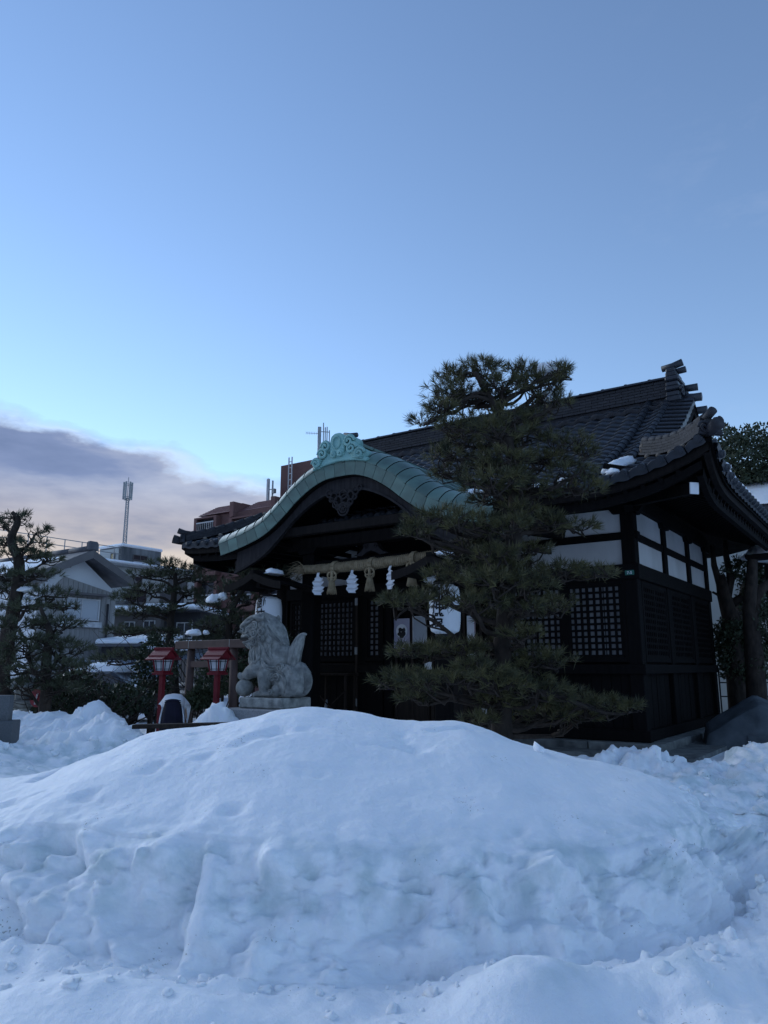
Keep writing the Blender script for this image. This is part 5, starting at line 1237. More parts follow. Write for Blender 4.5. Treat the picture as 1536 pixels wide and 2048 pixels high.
# ================================================================== SMALL THINGS LEFT
e = empty('stone_monument', at(8, 1450, 10.5).xy.to_3d(), R(8)); tag(e, 'dark grey polished stone monument block at the edge of the snow', 'monument')
MB().box(-.45, .06, -.06, .12, .3, 1.13).build('slab', 'dark_granite', e, bevel=.01); MB().box(-.7, .15, -.14, .2, -.1, .80).build('base', 'dark_granite', e, bevel=.012)
e = empty('stone_lantern', at(44, 1415, 14.0).xy.to_3d(), 0); tag(e, 'old stone lantern with a hexagonal light box among the dark shrubs', 'stone lantern')
MB().lathe([(.24, 0), (.24, .25), (.16, .30), (.10, .36), (.10, .72), (.15, .78)], 12).build('shaft', 'stone', e); MB().lathe([(.13, .78), (.25, .84), (.26, .90), (.2, .93)], 6).build('platform', 'stone', e)
MB().lathe([(.15, .93), (.16, 1.13)], 6).build('light_box', 'stone', e); MB().lathe([(.30, 1.13), (.31, 1.16), (.17, 1.28), (.08, 1.33), (.06, 1.40), (.02, 1.46)], 6).build('cap', 'stone', e)
pk = at(315, 1452, 11.6); e = MB().box(-.35, 1.6, -.10, .10, -.03, .03).build('wooden_plank', 'brown_wood', None, bevel=.006); e.location = (pk.x, pk.y, pk.z); e.rotation_euler = (0, R(-1), R(4)); tag(e, 'weathered plank lying on the snow in front of the bending person', 'plank')
fb = at(75, 1398, 13.6); e = empty('red_fan_ornament', (fb.x, fb.y, fb.z - .14), R(-20)); tag(e, 'small round red sign with a white mark in front of the shrubs', 'sign')
MB().lathe([(.16, 0), (.16, .02)], 22).build('disc', 'red_paint', e).matrix_local = Matrix.Translation((0, 0, .16)) @ Matrix.Rotation(R(90), 4, 'X')
MB().bar((-.02, -.03, .05), (.03, -.03, .24), .045, .004).build('white_mark', 'paper', e); MB().tube([(0, .02, -.9), (0, .02, .1)], .015, 6).build('stake', 'dark_wood', e)

# ================================================================== PINES, TREES, SHRUBS
def needle_mesh(name, P, D, L, nper, m, width=.006, spread=.75, seed=1):
    rg = np.random.default_rng(seed); n = len(P); P = np.repeat(np.asarray(P), nper, 0); D = np.repeat(np.asarray(D), nper, 0)
    d = D + rg.normal(size=D.shape) * spread * .62; d /= np.linalg.norm(d, axis=1)[:, None]
    d[:, 2] -= .06; ln = L * rg.uniform(.65, 1.12, len(P))
    base = P - D * (rg.uniform(0, .45, len(P)) * L)[:, None]
    side = np.cross(d, rg.normal(size=d.shape)); side /= np.linalg.norm(side, axis=1)[:, None] + 1e-9
    tip = base + d * ln[:, None]; mid = base + d * (ln * .5)[:, None] + side * 0
    V = np.stack([base - side * width * .4, base + side * width * .4, mid + side * width * .5, tip, mid - side * width * .5], 1).reshape(-1, 3)
    k = np.arange(len(P)) * 5
    F = np.concatenate([np.stack([k, k + 1, k + 2, k + 4], 1), np.stack([k + 4, k + 2, k + 3, k + 3], 1)])
    me = bpy.data.meshes.new(name)
    Fq = np.stack([k, k + 1, k + 2, k + 4], 1); Ft = np.stack([k + 4, k + 2, k + 3], 1)
    me.vertices.add(len(V)); me.vertices.foreach_set('co', V.astype(np.float32).ravel())
    li = np.concatenate([Fq.ravel(), Ft.ravel()]).astype(np.int32); me.loops.add(len(li)); me.loops.foreach_set('vertex_index', li)
    me.polygons.add(len(Fq) + len(Ft)); me.polygons.foreach_set('loop_start', np.concatenate([np.arange(len(Fq)) * 4, len(Fq) * 4 + np.arange(len(Ft)) * 3]).astype(np.int32))
    me.update(calc_edges=True); me.materials.append(M[m]); return me
def wiggle(p, q, n, amp, rg, sag=0.0):
    out = []; a = Vector(rg.normal(size=3)) * amp; b = Vector(rg.normal(size=3)) * amp * .6
    for i in range(n):
        t = i / (n - 1); s_ = math.sin(math.pi * t); s2 = math.sin(2 * math.pi * t); out.append(p.lerp(q, t) + a * s_ + b * s2 + Vector((0, 0, -sag * s_)))
    return out
def pine(name, label, trunk, trad, pads, L, dens, nper, m, width, seed, bark='bark', base=None, group=None, up=.55, br=.030):
    rg = np.random.default_rng(seed); b0 = Vector(base or trunk[0]); e = empty(name, b0); tag(e, label, 'tree', group)
    T = [Vector(t) - b0 for t in trunk]; fineT = []; fr = []
    for i in range(len(T) - 1):
        for k in range(5): fineT.append(T[i].lerp(T[i + 1], k / 5)); fr.append(trad[i] + (trad[i + 1] - trad[i]) * k / 5)
    fineT.append(T[-1]); fr.append(trad[-1])
    for _ in range(2): fineT = [fineT[0]] + [(fineT[i - 1] + fineT[i] * 2 + fineT[i + 1]) / 4 for i in range(1, len(fineT) - 1)] + [fineT[-1]]
    fineT = [p + Vector(rg.normal(size=3)) * r * .10 for p, r in zip(fineT, fr)]
    MB().tube(fineT, [r * rg.uniform(.92, 1.1) for r in fr], 12).build('trunk', bark, e, True)
    tw = MB(); tp, td = [], []
    for pad in pads:
        c = Vector(pad[0]) - b0; rx, ry, rz = pad[1:4]
        # start of the limb on the trunk, somewhat below the pad
        k = min(range(len(fineT)), key=lambda i: (fineT[i] - (c - Vector((0, 0, .25 * rx + rz)))).length)
        s0 = fineT[k]; low = c + Vector((0, 0, -rz * .45))
        limb = wiggle(s0, low, 8, .05 * (low - s0).length + .02, rg); r0 = min(fr[k] * .55, br + .02 * rx)
        MB().tube(limb, [r0 * (1 - .55 * i / 7) for i in range(8)], 7).build('branch', bark, e, True)
        nsub = max(4, int(7 * rx * dens / 60 + 5))
        n_t = max(8, int(dens * 4.2 * rx * ry + dens * .12)); pts = []
        for _ in range(n_t):
            a = rg.uniform(0, 6.283); q = math.sqrt(rg.uniform(0, 1)); hx, hy = q * math.cos(a), q * math.sin(a)
            hz = math.sqrt(max(0, 1 - q * q)) * rg.uniform(.15, 1.0) if rg.uniform() < .78 else -.35 * rg.uniform(0, 1)
            p = c + Vector((hx * rx, hy * ry, hz * rz)); pts.append(p)
            d = Vector((hx * .9, hy * .9, up + hz * .5)) + Vector(rg.normal(size=3)) * .28; d.normalize(); tp.append(p); td.append(d)
        hubs = [c + Vector((rg.uniform(-.65, .65) * rx, rg.uniform(-.65, .65) * ry, -rz * .25)) for _ in range(nsub)]
        for h in hubs:
            src = limb[rg.integers(4, 8)]; tw.tube(wiggle(src, h, 5, .04 + .05 * rx, rg), [r0 * .40, r0 * .34, r0 * .30, r0 * .26, r0 * .22], 5)
        for i, p in enumerate(pts):
            if i % 2 == 0:
                h = min(hubs, key=lambda q: (q - p).length); tw.tube(wiggle(h, p, 4, .025, rg), [r0 * .20, r0 * .17, r0 * .14, .004], 4, False)
    tw.build('twigs', bark, e, True, kind='stuff')
    o = link('needles', needle_mesh('needles', np.array([tuple(p) for p in tp]), np.array([tuple(d) for d in td]), L, nper, m, width, .8, seed), e); o['kind'] = 'stuff'
    return e
def padpx(px, py, rxp, ryp, Y, dy=0.0, deep=.75):
    c = at(px, py, Y + dy); sc = FPX * 1.02 / (Y + dy); return (c, rxp / sc, max(rxp / sc * deep, .18), ryp / sc)
# --- the big pine in front of the hall
PY_ = 9.2
tr = [(1003, 1560), (1003, 1470), (1008, 1380), (1004, 1290), (1012, 1200), (1022, 1120), (1034, 1050), (1030, 980), (1022, 910), (1008, 855), (990, 815), (968, 775), (950, 745)]
trunk = [at(x, y, PY_) for x, y in tr]; trunk[0].z = .0
trad = [.17, .125, .115, .108, .105, .098, .092, .085, .075, .066, .055, .042, .03]
mp = [(900, 785, 62, 30, 0), (960, 738, 55, 24, .1), (905, 752, 45, 20, .2), (1010, 770, 48, 26, -.1), (1075, 772, 58, 34, .1), (1045, 742, 40, 20, .3), (1118, 745, 26, 22, 0), (880, 815, 45, 18, -.2), (1105, 800, 40, 18, .1), (955, 800, 60, 22, .2),
      (950, 842, 46.8, 24, 0), (1015, 832, 42.9, 25.6, -0.2), (1065, 838, 39, 22.4, 0.1), (925, 880, 42.9, 20.8, 0.3), (1000, 890, 46.8, 24, 0.2), (970, 940, 46.8, 24, -0.3), (1040, 955, 46.8, 22.4, -0.4), (1030, 1020, 46.8, 22.4, -0.3), (1000, 1140, 46.8, 24, -0.4), (960, 1075, 46.8, 20.8, 0.2), (1045, 1135, 39, 20.8, 0.2), (1040, 1270, 46.8, 20.8, -0.3), (1055, 1345, 46.8, 22.4, -0.1), (990, 1400, 46.8, 20.8, -0.2),
      (848, 842, 34, 14, .1), (905, 850, 45, 16, -.3), (990, 862, 70, 24, -.5), (1050, 872, 70, 30, .2), (1130, 888, 62, 28, 0), (1175, 905, 26, 18, .2),
      (885, 910, 42, 24, -.2), (940, 918, 60, 26, .3), (1005, 918, 70, 26, -.4), (1075, 925, 75, 26, .1), (905, 948, 55, 18, .2), (1140, 945, 60, 20, -.2),
      (985, 965, 80, 24, -.5), (1060, 985, 85, 22, .1), (1165, 975, 55, 16, -.1), (1000, 1000, 70, 20, .4),
      (880, 1040, 80, 26, 0), (835, 1065, 50, 22, -.1), (950, 1045, 70, 26, -.5), (1015, 1055, 65, 26, -.6), (1090, 1045, 65, 24, 0), (1150, 1055, 55, 18, .2),
      (940, 1105, 70, 24, .2), (1000, 1110, 60, 24, -.5), (1060, 1100, 60, 18, .2), (915, 1150, 75, 24, -.1), (985, 1165, 80, 28, -.6), (1120, 1140, 70, 18, .1), (1190, 1148, 55, 16, .1), (1060, 1165, 60, 20, -.4),
      (815, 1205, 65, 24, 0), (875, 1190, 60, 22, .2), (945, 1205, 70, 24, -.5), (1100, 1215, 70, 26, 0), (1045, 1215, 50, 22, -.4), (1000, 1240, 60, 20, .3),
      (830, 1305, 65, 18, .1), (900, 1300, 80, 24, 0), (975, 1300, 60, 26, .4), (1090, 1320, 70, 26, 0), (960, 1335, 60, 20, -.5),
      (800, 1360, 62, 24, 0), (860, 1365, 75, 28, -.3), (935, 1360, 75, 26, -.5), (1010, 1365, 60, 20, -.5), (1075, 1385, 75, 28, -.3), (1150, 1405, 75, 26, 0), (1215, 1412, 45, 20, 0), (1262, 1415, 26, 16, 0), (830, 1395, 40, 12, -.1), (1085, 1430, 70, 20, .1), (960, 1440, 45, 16, -.2), (1150, 1430, 60, 14, .2)]
mp += [(a + 8, b + 4, c * .9, d, dy + .28) for a, b, c, d, dy in mp[:10]]
pads = [padpx(a, b, c * .95, d * 1.15, PY_, dy) for a, b, c, d, dy in mp]
big_pine = pine('pine_tree', 'large layered garden pine with olive needles in front of the shrine hall', trunk, trad, pads, .135, 74, 26, 'needles', .0055, 11, up=.60)
# --- left pines
def simple_pine(label, trx, padl, Y, L, dens, nper, w, seed, r0, m='needles_far', group=None):
    t = [at(x, y, Y) for x, y in trx]; t[0].z = -.1; n = len(t); return pine('pine_tree', label, t, [r0 * (1 - .75 * i / (n - 1)) for i in range(n)], [padpx(a, b, c, d, Y, dy) for a, b, c, d, dy in padl], L, dens, nper, m, w, seed, group=group)
simple_pine('tall leaning pine with bare dark trunk beside the grey sided house', [(5, 1420), (10, 1300), (30, 1200), (42, 1130), (20, 1080), (38, 1040), (25, 1025)],
            [(30, 1035, 40, 16, 0), (75, 1060, 32, 16, 0), (10, 1050, 40, 16, .3), (65, 1090, 36, 12, -.2), (10, 1085, 45, 14, .2), (45, 1110, 60, 12, 0), (95, 1118, 34, 9, 0), (0, 1150, 50, 16, 0), (70, 1150, 55, 14, -.2), (20, 1180, 60, 18, .2), (110, 1190, 50, 18, 0), (50, 1215, 60, 18, -.3), (130, 1215, 40, 12, .2)], 14.5, .15, 42, 20, .008, 21, .16)
simple_pine('low dense pine spreading over the left snow bank', [(95, 1430), (92, 1340), (100, 1260), (80, 1215)],
            [(40, 1250, 60, 24, 0), (110, 1250, 60, 24, .2), (60, 1290, 80, 28, -.2), (130, 1300, 60, 26, .1), (20, 1320, 60, 28, 0), (90, 1340, 75, 30, -.3), (150, 1340, 40, 24, .2), (60, 1370, 60, 22, 0), (120, 1375, 40, 20, -.1)], 13.0, .14, 52, 20, .008, 22, .11)
simple_pine('wide crowned pine in front of the concrete block', [(350, 1420), (348, 1340), (338, 1270), (345, 1210), (352, 1160), (345, 1130)],
            [(335, 1128, 45, 12, 0), (390, 1140, 40, 12, .4), (290, 1150, 40, 13, -.3), (345, 1150, 60, 15, .2), (410, 1160, 40, 12, 0), (300, 1180, 55, 14, 0), (370, 1185, 50, 14, .3), (260, 1195, 40, 13, 0), (280, 1225, 50, 14, .2), (330, 1220, 45, 14, -.2), (245, 1262, 45, 15, 0), (310, 1268, 60, 15, .2), (260, 1310, 50, 14, 0), (330, 1310, 45, 16, 0), (215, 1320, 40, 16, .2), (400, 1200, 30, 14, .3)], 19.5, .17, 34, 18, .011, 23, .15)
simple_pine('dark pine with round snow caps behind the torii', [(470, 1400), (468, 1320), (455, 1260), (470, 1200), (505, 1160)],
            [(440, 1215, 50, 18, 0), (500, 1150, 55, 22, .2), (540, 1140, 45, 20, .3), (470, 1180, 50, 20, .1), (420, 1250, 45, 18, 0), (480, 1240, 50, 20, -.2), (450, 1275, 60, 18, .2), (400, 1285, 40, 14, 0), (500, 1200, 40, 20, .2), (560, 1160, 40, 22, .4)], 17.0, .16, 40, 18, .010, 24, .13)
for i, (x, y, Y, r, lab) in enumerate([(427, 1203, 16.9, (.15, .15, .17), 'rounded snow cap on a branch of the dark pine behind the torii'), (445, 1196, 16.9, (.10, .10, .13), 'smaller snow cap next to the rounded one on the dark pine'), (388, 1268, 16.4, (.17, .13, .10), 'slanting wedge of snow resting on a low pine branch above the torii'), (412, 1267, 16.4, (.07, .08, .07), 'tiny snow ball on the low pine branch above the torii'),
                                 (52, 1182, 14.5, (.16, .14, .09), 'snow on a branch of the tall leaning pine'), (42, 1200, 15.4, (.30, .3, .08), 'long strip of snow on the lower left pine branches'), (1098, 748, 9.45, (.17, .15, .16), 'round lump of snow caught in the pine top'), (1092, 800, 9.5, (.13, .13, .12), 'lump of snow sitting on a fork below the pine top')]):
    o = snowcap(at(x, y, Y), r, 60 + i, lab)
# --- shrubs: leafy mounds
def shrub(name, label, c, r, n, seed, m='leaves', size=.055, group=None, cat='shrub', trunk=None, lowcut=-.5, hollow=.55, stem=True):
    rg = np.random.default_rng(seed); e = empty(name, (c[0], c[1], 0 if trunk is None else trunk[0][2])); tag(e, label, cat, group); o0 = Vector(e.location)
    d = rg.normal(size=(n, 3)); d /= np.linalg.norm(d, axis=1)[:, None]; q = hollow + (1 - hollow) * rg.uniform(size=n) ** .6
    lum = 1 + .42 * fbm(d[:, 0] * 2.2 + seed, d[:, 1] * 2.2, d[:, 2] * 2.2, 3); d[:, 2] = np.maximum(d[:, 2], lowcut)
    keep = fbm(d[:, 0] * 3.5 + seed * 2, d[:, 1] * 3.5, d[:, 2] * 3.5 + q * 2, 2) > -.22
    P = (d * (q * lum)[:, None] * np.array(r) + np.array(c) - np.array(o0))[keep]; D = d[keep]; n = len(P)
    a = D * .5 + rg.normal(size=(n, 3)) * .8; a /= np.linalg.norm(a, axis=1)[:, None]; b = np.cross(a, rg.normal(size=(n, 3))); b /= np.linalg.norm(b, axis=1)[:, None]
    s_ = size * rg.uniform(.6, 1.3, n)[:, None]
    V = np.stack([P, P + a * s_ + b * s_ * .42, P + a * s_ * 2.1, P + a * s_ - b * s_ * .42], 1).reshape(-1, 3); k = np.arange(n) * 4
    o = link('foliage', numpy_mesh('foliage', V, np.stack([k, k + 1, k + 2, k + 3], 1), m), e); o['kind'] = 'stuff'
    mb = MB(); cc = Vector(c) - o0
    if trunk is None and stem:
        for i in range(9):
            t = Vector(rg.normal(size=3)); t.z = abs(t.z); t.normalize(); mb.tube(wiggle(Vector((rg.normal() * .05, rg.normal() * .05, -.05)), cc + Vector((t.x * r[0], t.y * r[1], t.z * r[2])) * .75, 6, .06, rg), [.03, .025, .02, .015, .01, .006], 5)
        mb.build('stems', 'bark', e, True)
    elif trunk is not None:
        T = [Vector(t[:3]) - o0 for t in trunk]; rr = [t[3] for t in trunk]; MB().tube(T, rr, 10).build('trunk', 'bark', e, True)
        for i in range(12):
            t = Vector(rg.normal(size=3)); t.z = abs(t.z) * .7 - .1; t.normalize(); mb.tube(wiggle(T[-1 - (i % 2)], cc + Vector((t.x * r[0], t.y * r[1], t.z * r[2])) * .8, 7, .12, rg), [rr[-1] * .7, rr[-1] * .55, rr[-1] * .4, rr[-1] * .3, .02, .015, .008], 6)
        mb.build('branches', 'bark', e, True)
    return e
for i, (x, y, Y, rx, rz, lab) in enumerate([(250, 1405, 14.8, .5, .30, 'dark clipped shrub beside the bending person'), (190, 1405, 15.5, .6, .35, 'low dark shrub in front of the parked car'), (402, 1400, 14.2, .24, .22, 'small dark bush between the torii pillars'), (310, 1340, 16.2, .42, .75, 'tall dark evergreen shrub behind the first red lantern'),
                                      (520, 1330, 17.5, .9, .9, 'broad dark evergreen behind the stone lion'), (440, 1360, 16.6, .55, .55, 'rounded dark bush behind the torii'), (120, 1405, 14.6, .5, .35, 'low dark shrub beside the red sign'), (20, 1395, 15.4, .6, .4, 'wide dark shrub behind the stone lantern'), (150, 1380, 17.0, .6, .4, 'dark shrub with bare tips below the house window')]):
    p = at(x, y, Y); shrub('evergreen_shrub', lab, (p.x, p.y, p.z), (rx, rx * .8, rz), int(2600 * rx * (rx + rz)) + 700, 80 + i)
# bare twiggy bush
def bare(label, px, py, Y, h, seed, n=26):
    rg = np.random.default_rng(seed); p = at(px, py, Y); e = empty('bare_shrub', (p.x, p.y, 0)); tag(e, label, 'shrub'); mb = MB(); base = Vector((0, 0, 0))
    for i in range(n):
        tip = Vector((rg.normal() * .5 * h, rg.normal() * .3 * h, h * rg.uniform(.55, 1.05))); pts = wiggle(base, tip, 7, .07 * h, rg); mb.tube(pts, [.022, .018, .014, .011, .008, .006, .003], 4)
        for k in (2, 3, 4, 5):
            q = pts[k]; mb.tube(wiggle(q, q + Vector((rg.normal() * .25, rg.normal() * .2, rg.uniform(.05, .35))) * h * .6, 4, .03, rg), [.008, .006, .005, .002], 3)
    mb.build('twigs', 'bark', e, True, kind='stuff')
bare('leafless twiggy shrub in front of the parked car', 165, 1400, 14.0, 1.5, 5); bare('leafless shrub at the foot of the tall wide pine', 225, 1400, 16.5, 1.3, 6); bare('leafless branches against the brick apartment wall', 445, 1330, 20.0, 3.4, 8, 22)
# --- trees on the right, beyond the hall
p = at(1490, 925, 24); t0 = at(1478, 1400, 22)
shrub('evergreen_tree', 'leafy evergreen tree rising behind the hall roof', (p.x, p.y, p.z), (1.7, 1.7, 1.15), 9000, 130, size=.085, cat='tree', trunk=[(t0.x, t0.y, -.1, .22), (t0.x + .05, t0.y, 2.5, .18), (p.x, p.y, 5.0, .13), (p.x, p.y, p.z - .3, .08)], lowcut=-.7, hollow=.3)
def bare_tree(label, pts, rad, Y, limbs, seed, fol):
    rg = np.random.default_rng(seed); T = [at(x, y, Y) for x, y in pts]; b0 = Vector((T[0].x, T[0].y, -.1)); T[0].z = -.1; e = empty('broadleaf_tree', b0); tag(e, label, 'tree')
    MB().tube([t - b0 for t in T], rad, 12).build('trunk', 'bark', e, True)
    for lb, lr in limbs: MB().tube([at(x, y, Y) - b0 for x, y in lb], lr, 8).build('branch', 'bark', e, True)
    V = []; 
    for (x, y, rx, rz, n) in fol:
        c = at(x, y, Y) - b0; sc = FPX / Y
        for i in range(n):
            d = rg.normal(size=3); d /= np.linalg.norm(d); q = rg.uniform(.2, 1) ** .5; P = np.array(c) + d * q * np.array((rx / sc, rx / sc * .8, rz / sc)); a = rg.normal(size=3); a /= np.linalg.norm(a); b = np.cross(a, rg.normal(size=3)); b /= np.linalg.norm(b) + 1e-9; s_ = .055 * rg.uniform(.6, 1.3); V += [P, P + a * s_ + b * s_ * .45, P + a * 2.1 * s_, P + a * s_ - b * s_ * .45]
    V = np.array(V); k = np.arange(len(V) // 4) * 4; o = link('foliage', numpy_mesh('foliage', V, np.stack([k, k + 1, k + 2, k + 3], 1), 'leaves'), e); o['kind'] = 'stuff'
bare_tree('forked dark tree trunk beside the hall wall', [(1478, 1420), (1470, 1320), (1462, 1240), (1448, 1190), (1440, 1150)], [.26, .24, .21, .17, .12], 19.5,
          [([(1458, 1220), (1440, 1170), (1428, 1130), (1424, 1090)], [.12, .10, .08, .05]), ([(1452, 1200), (1462, 1160), (1452, 1110), (1450, 1080)], [.13, .10, .08, .05]), ([(1460, 1210), (1490, 1190), (1520, 1160), (1545, 1140)], [.12, .09, .07, .05]), ([(1470, 1200), (1440, 1192), (1425, 1184)], [.05, .04, .03])], 41,
          [(1490, 1140, 45, 30, 1100), (1515, 1200, 40, 50, 1500), (1465, 1265, 38, 32, 1500), (1505, 1290, 38, 45, 1500), (1450, 1300, 26, 36, 900), (1530, 1120, 35, 30, 700), (1480, 1340, 40, 30, 900)])
bare_tree('thick dark tree trunk behind the grey tarpaulin', [(1515, 1440), (1510, 1330), (1500, 1220), (1505, 1120)], [.24, .21, .16, .11], 17.5, [([(1502, 1230), (1520, 1180), (1560, 1150)], [.16, .12, .08])], 42, [(1540, 1250, 40, 60, 700), (1520, 1330, 30, 30, 350)])

# ================================================================== BUILDINGS BEYOND (all square to the shrine)
UV = Vector((math.cos(ANG), -math.sin(ANG), 0)); VV = Vector((math.sin(ANG), math.cos(ANG), 0))
def frame_at(px, Y):
    p = at(px, 1335, Y); return Vector((p.x, p.y, 0))
def onplane(px, py, o, nrm, ax):      # hit a vertical plane, return (distance along ax, height)
    r = ray(px, py); t = (o - Vector((0, 0, CAM_H))).dot(nrm) / r.dot(nrm); p = Vector((0, 0, CAM_H)) + r * t; return (p - o).dot(ax), p.z
def window(parent, rect, face, off, m='dark_glass', fr='frame_white', name='window', mull=1):
    # rect in (along, z); face 'u' = plane x=off facing +x, 'v' = plane y=off facing -y
    a0, a1, z0, z1 = rect; e = empty(name); e.parent = parent
    def bx(nm, mm, a, b, c, d, p0, p1): return ubox(nm, mm, e, *( (off + p0, off + p1, a, b, c, d) if face == 'u' else (a, b, off - p1, off - p0, c, d)))
    bx('pane', m, a0, a1, z0, z1, .01, .03); t = max(.04, (a1 - a0) * .035)
    for r_ in ((a0 - t, a0, z0 - t, z1 + t), (a1, a1 + t, z0 - t, z1 + t), (a0, a1, z0 - t, z0), (a0, a1, z1, z1 + t)): bx('frame', fr, *r_, .0, .07)
    for k in range(1, mull + 1): c = a0 + (a1 - a0) * k / (mull + 1); bx('mullion', fr, c - t * .4, c + t * .4, z0, z1, .03, .06)
# --- grey sided house
h0 = frame_at(145, 30.0); h0.z = 0
hs = empty('grey_house', h0, -ANG); tag(hs, 'house with grey ribbed siding, white gable and snowy grey roof', 'house')
q = lambda x, y: onplane(x, y, h0, UV, VV)
apx = q(145, 1100)[1]; ve, ze = q(252, 1166); vw = q(232, 1180)[0]; zg = q(232, 1186)[1]; zk = q(128, 1153)[1]
HL = 9.0
MB().prism([(-vw, -.1), (vw, -.1), (vw, zg), (0, apx - .28), (-vw, zg)], 0, -HL, 0).build('wall', 'white_wall', hs)
kl, kz_ = q(128, 1153)
sid = MB().prism([(-vw + .0, -.1), (vw - .02, -.1), (vw - .02, zg - .05), (kl, kz_), (-vw, zg - .6)], 0, .005, .05).build('siding', 'siding', hs)
mb = MB(); y = -vw + .1
while y < vw - .05:
    top = zg - .05 + (kz_ - zg + .05) * (1 - (y - kl) / (vw - kl)) if y > kl else kz_ + (zg - .6 - kz_) * (kl - y) / (kl + vw)
    mb.box(.05, .075, y, y + .10, 0, top - .03); y += .22
o = mb.build('siding_ribs', 'siding', hs, kind='stuff')
for sg in (-1, 1):
    rows = [(0, apx), (sg * ve, ze)]
    MB().prism([(0, apx), (sg * ve, ze), (sg * ve, ze - .16), (0, apx - .18)], 0, -HL - .4, .75).build('roof_slope', 'grey_roof', hs)
    MB().prism([(0, apx - .02), (sg * ve, ze - .02), (sg * ve, ze - .30), (0, apx - .34)], 0, .751, .80).build('bargeboard', 'taupe_wall', hs)
mb = MB()
for k in range(7): mb.tube([(-HL + k * 1.37, 0, apx + .06), (-HL + k * 1.37 + 1.35, 0, apx + .06)], .13, 8)
mb.build('ridge_tiles', 'grey_roof', hs, True); MB().box(.55, .80, -.22, .22, apx - .05, apx + .34).build('ridge_end', 'grey_roof', hs, bevel=.06)
for i, (a, b, c, d) in enumerate([(ve * .45, ve * .98, -3.5, .35), (ve * .30, ve * .5, -6, -1.0), (-ve * .9, -ve * .25, -7, -.6)]):
    f = lambda y: apx + (ze - apx) * abs(y) / ve
    mb = MB(); P = []
    for r_ in range(9):
        row = []
        for k in range(9):
            yy = a + (b - a) * k / 8; xx = c + (d - c) * r_ / 8; ed = min(k, 8 - k, 3) / 3 * min(r_ + .0, 8 - r_, 3) / 3; row.append((xx + random.uniform(-.05, .05), yy, f(yy) + .005 + .26 * math.sqrt(ed) + random.uniform(0, .03)))
        P.append(row)
    o = mb.strip(P).build('roof_snow', 'snow', hs, True)
a0, z1 = q(127, 1197); a1, z0 = q(191, 1240); window(hs, (a0, a1, z0, z1), 'u', .08, 'pale_glass'); MB().box(.06, .45, a0 - .2, a1 + .3, z1 + .18, z1 + .26).build('window_hood', 'taupe_wall', hs); MB().box(.06, .22, a0 - .15, a1 + .15, z0 - .32, z0 - .10).build('sill', 'frame_white', hs)
a0, z1 = q(123, 1123); a1, z0 = q(138, 1133); window(hs, (a0, a1, z0, z1), 'u', .03, 'dark_glass', 'taupe_wall', 'vent', 0)
a1_, _ = q(212, 1200); MB().tube([(.16, a1_, zg - .5), (.16, a1_, .1)], .045, 8).build('downpipe', 'dark_wall', hs, True)
# --- pale concrete block with penthouse
c0 = frame_at(170, 52.0); cb = empty('concrete_block', c0, -ANG); tag(cb, 'pale concrete building with stained grey penthouse and snowy flat roof', 'building')
q = lambda x, y: onplane(x, y, c0, UV, VV)
zt = q(230, 1128)[1]; lend = q(405, 1150)[0]
MB().box(-9, 0, -2, lend, -.1, zt - .15).build('wall', 'pale_concrete', cb); MB().box(-9.4, .5, -2.4, lend + .4, zt - .15, zt).build('roof_slab', 'metal', cb); MB().box(-9.3, .4, -2.3, lend + .3, zt, zt + .28).build('roof_snow', 'snow', cb, bevel=.12)
for (x0, y0, x1, y1) in ((255, 1152, 282, 1170), (338, 1160, 372, 1180), (255, 1180, 290, 1205), (322, 1185, 365, 1207)):
    a0, z1 = q(x0, y0); a1, z0 = q(x1, y1); window(cb, (a0, a1, z0, z1), 'u', .0, 'dark_glass', 'taupe_wall')
MB().box(.0, .25, -1, lend, q(260, 1207)[1] - .1, q(260, 1207)[1] + .12).build('ledge', 'concrete', cb)
a0, _ = q(242, 1120); a1, _ = q(322, 1120); zp = q(242, 1092)[1]; bx0 = -2.6
ph = MB().box(bx0, -.02, a0, a1, zt + .02, zp).build('penthouse', 'concrete', cb); MB().box(bx0 - .1, .1, a0 - .1, a1 + .1, zp, zp + .22).build('penthouse_snow', 'snow', cb, bevel=.09)
MB().box(bx0 + .05, -.3, a0 - .03, a0 - .005, zt + .1, zp - .12).build('penthouse_lit_side', 'pale_concrete', cb)  # paler sheet over the left face: the light on that side put into colour
w0, z1 = q(267, 1110); w1, z0 = q(293, 1122); window(cb, (w0, w1, z0, z1), 'u', -.01, 'dark_glass', 'taupe_wall'); window(cb, (w0, w1, q(280, 1134)[1], z0 - .12), 'u', -.01, 'white_pane', 'taupe_wall', mull=0)
window(cb, (-1.1, -.7, zt + .4, zp - .5), 'v', a0 - .03, 'warm_pane', 'taupe_wall', 'door', 0)
rl = empty('railing'); rl.parent = cb
for k in range(9): ubox('rail_post', 'metal', rl, -.1, -.05, a0 - .6 - k * 1.3, a0 - .55 - k * 1.3, zt + .2, zt + 1.2)
for z in (zt + .75, zt + 1.2): ubox('rail', 'metal', rl, -.1, -.05, a0 - 11, a0, z, z + .05)
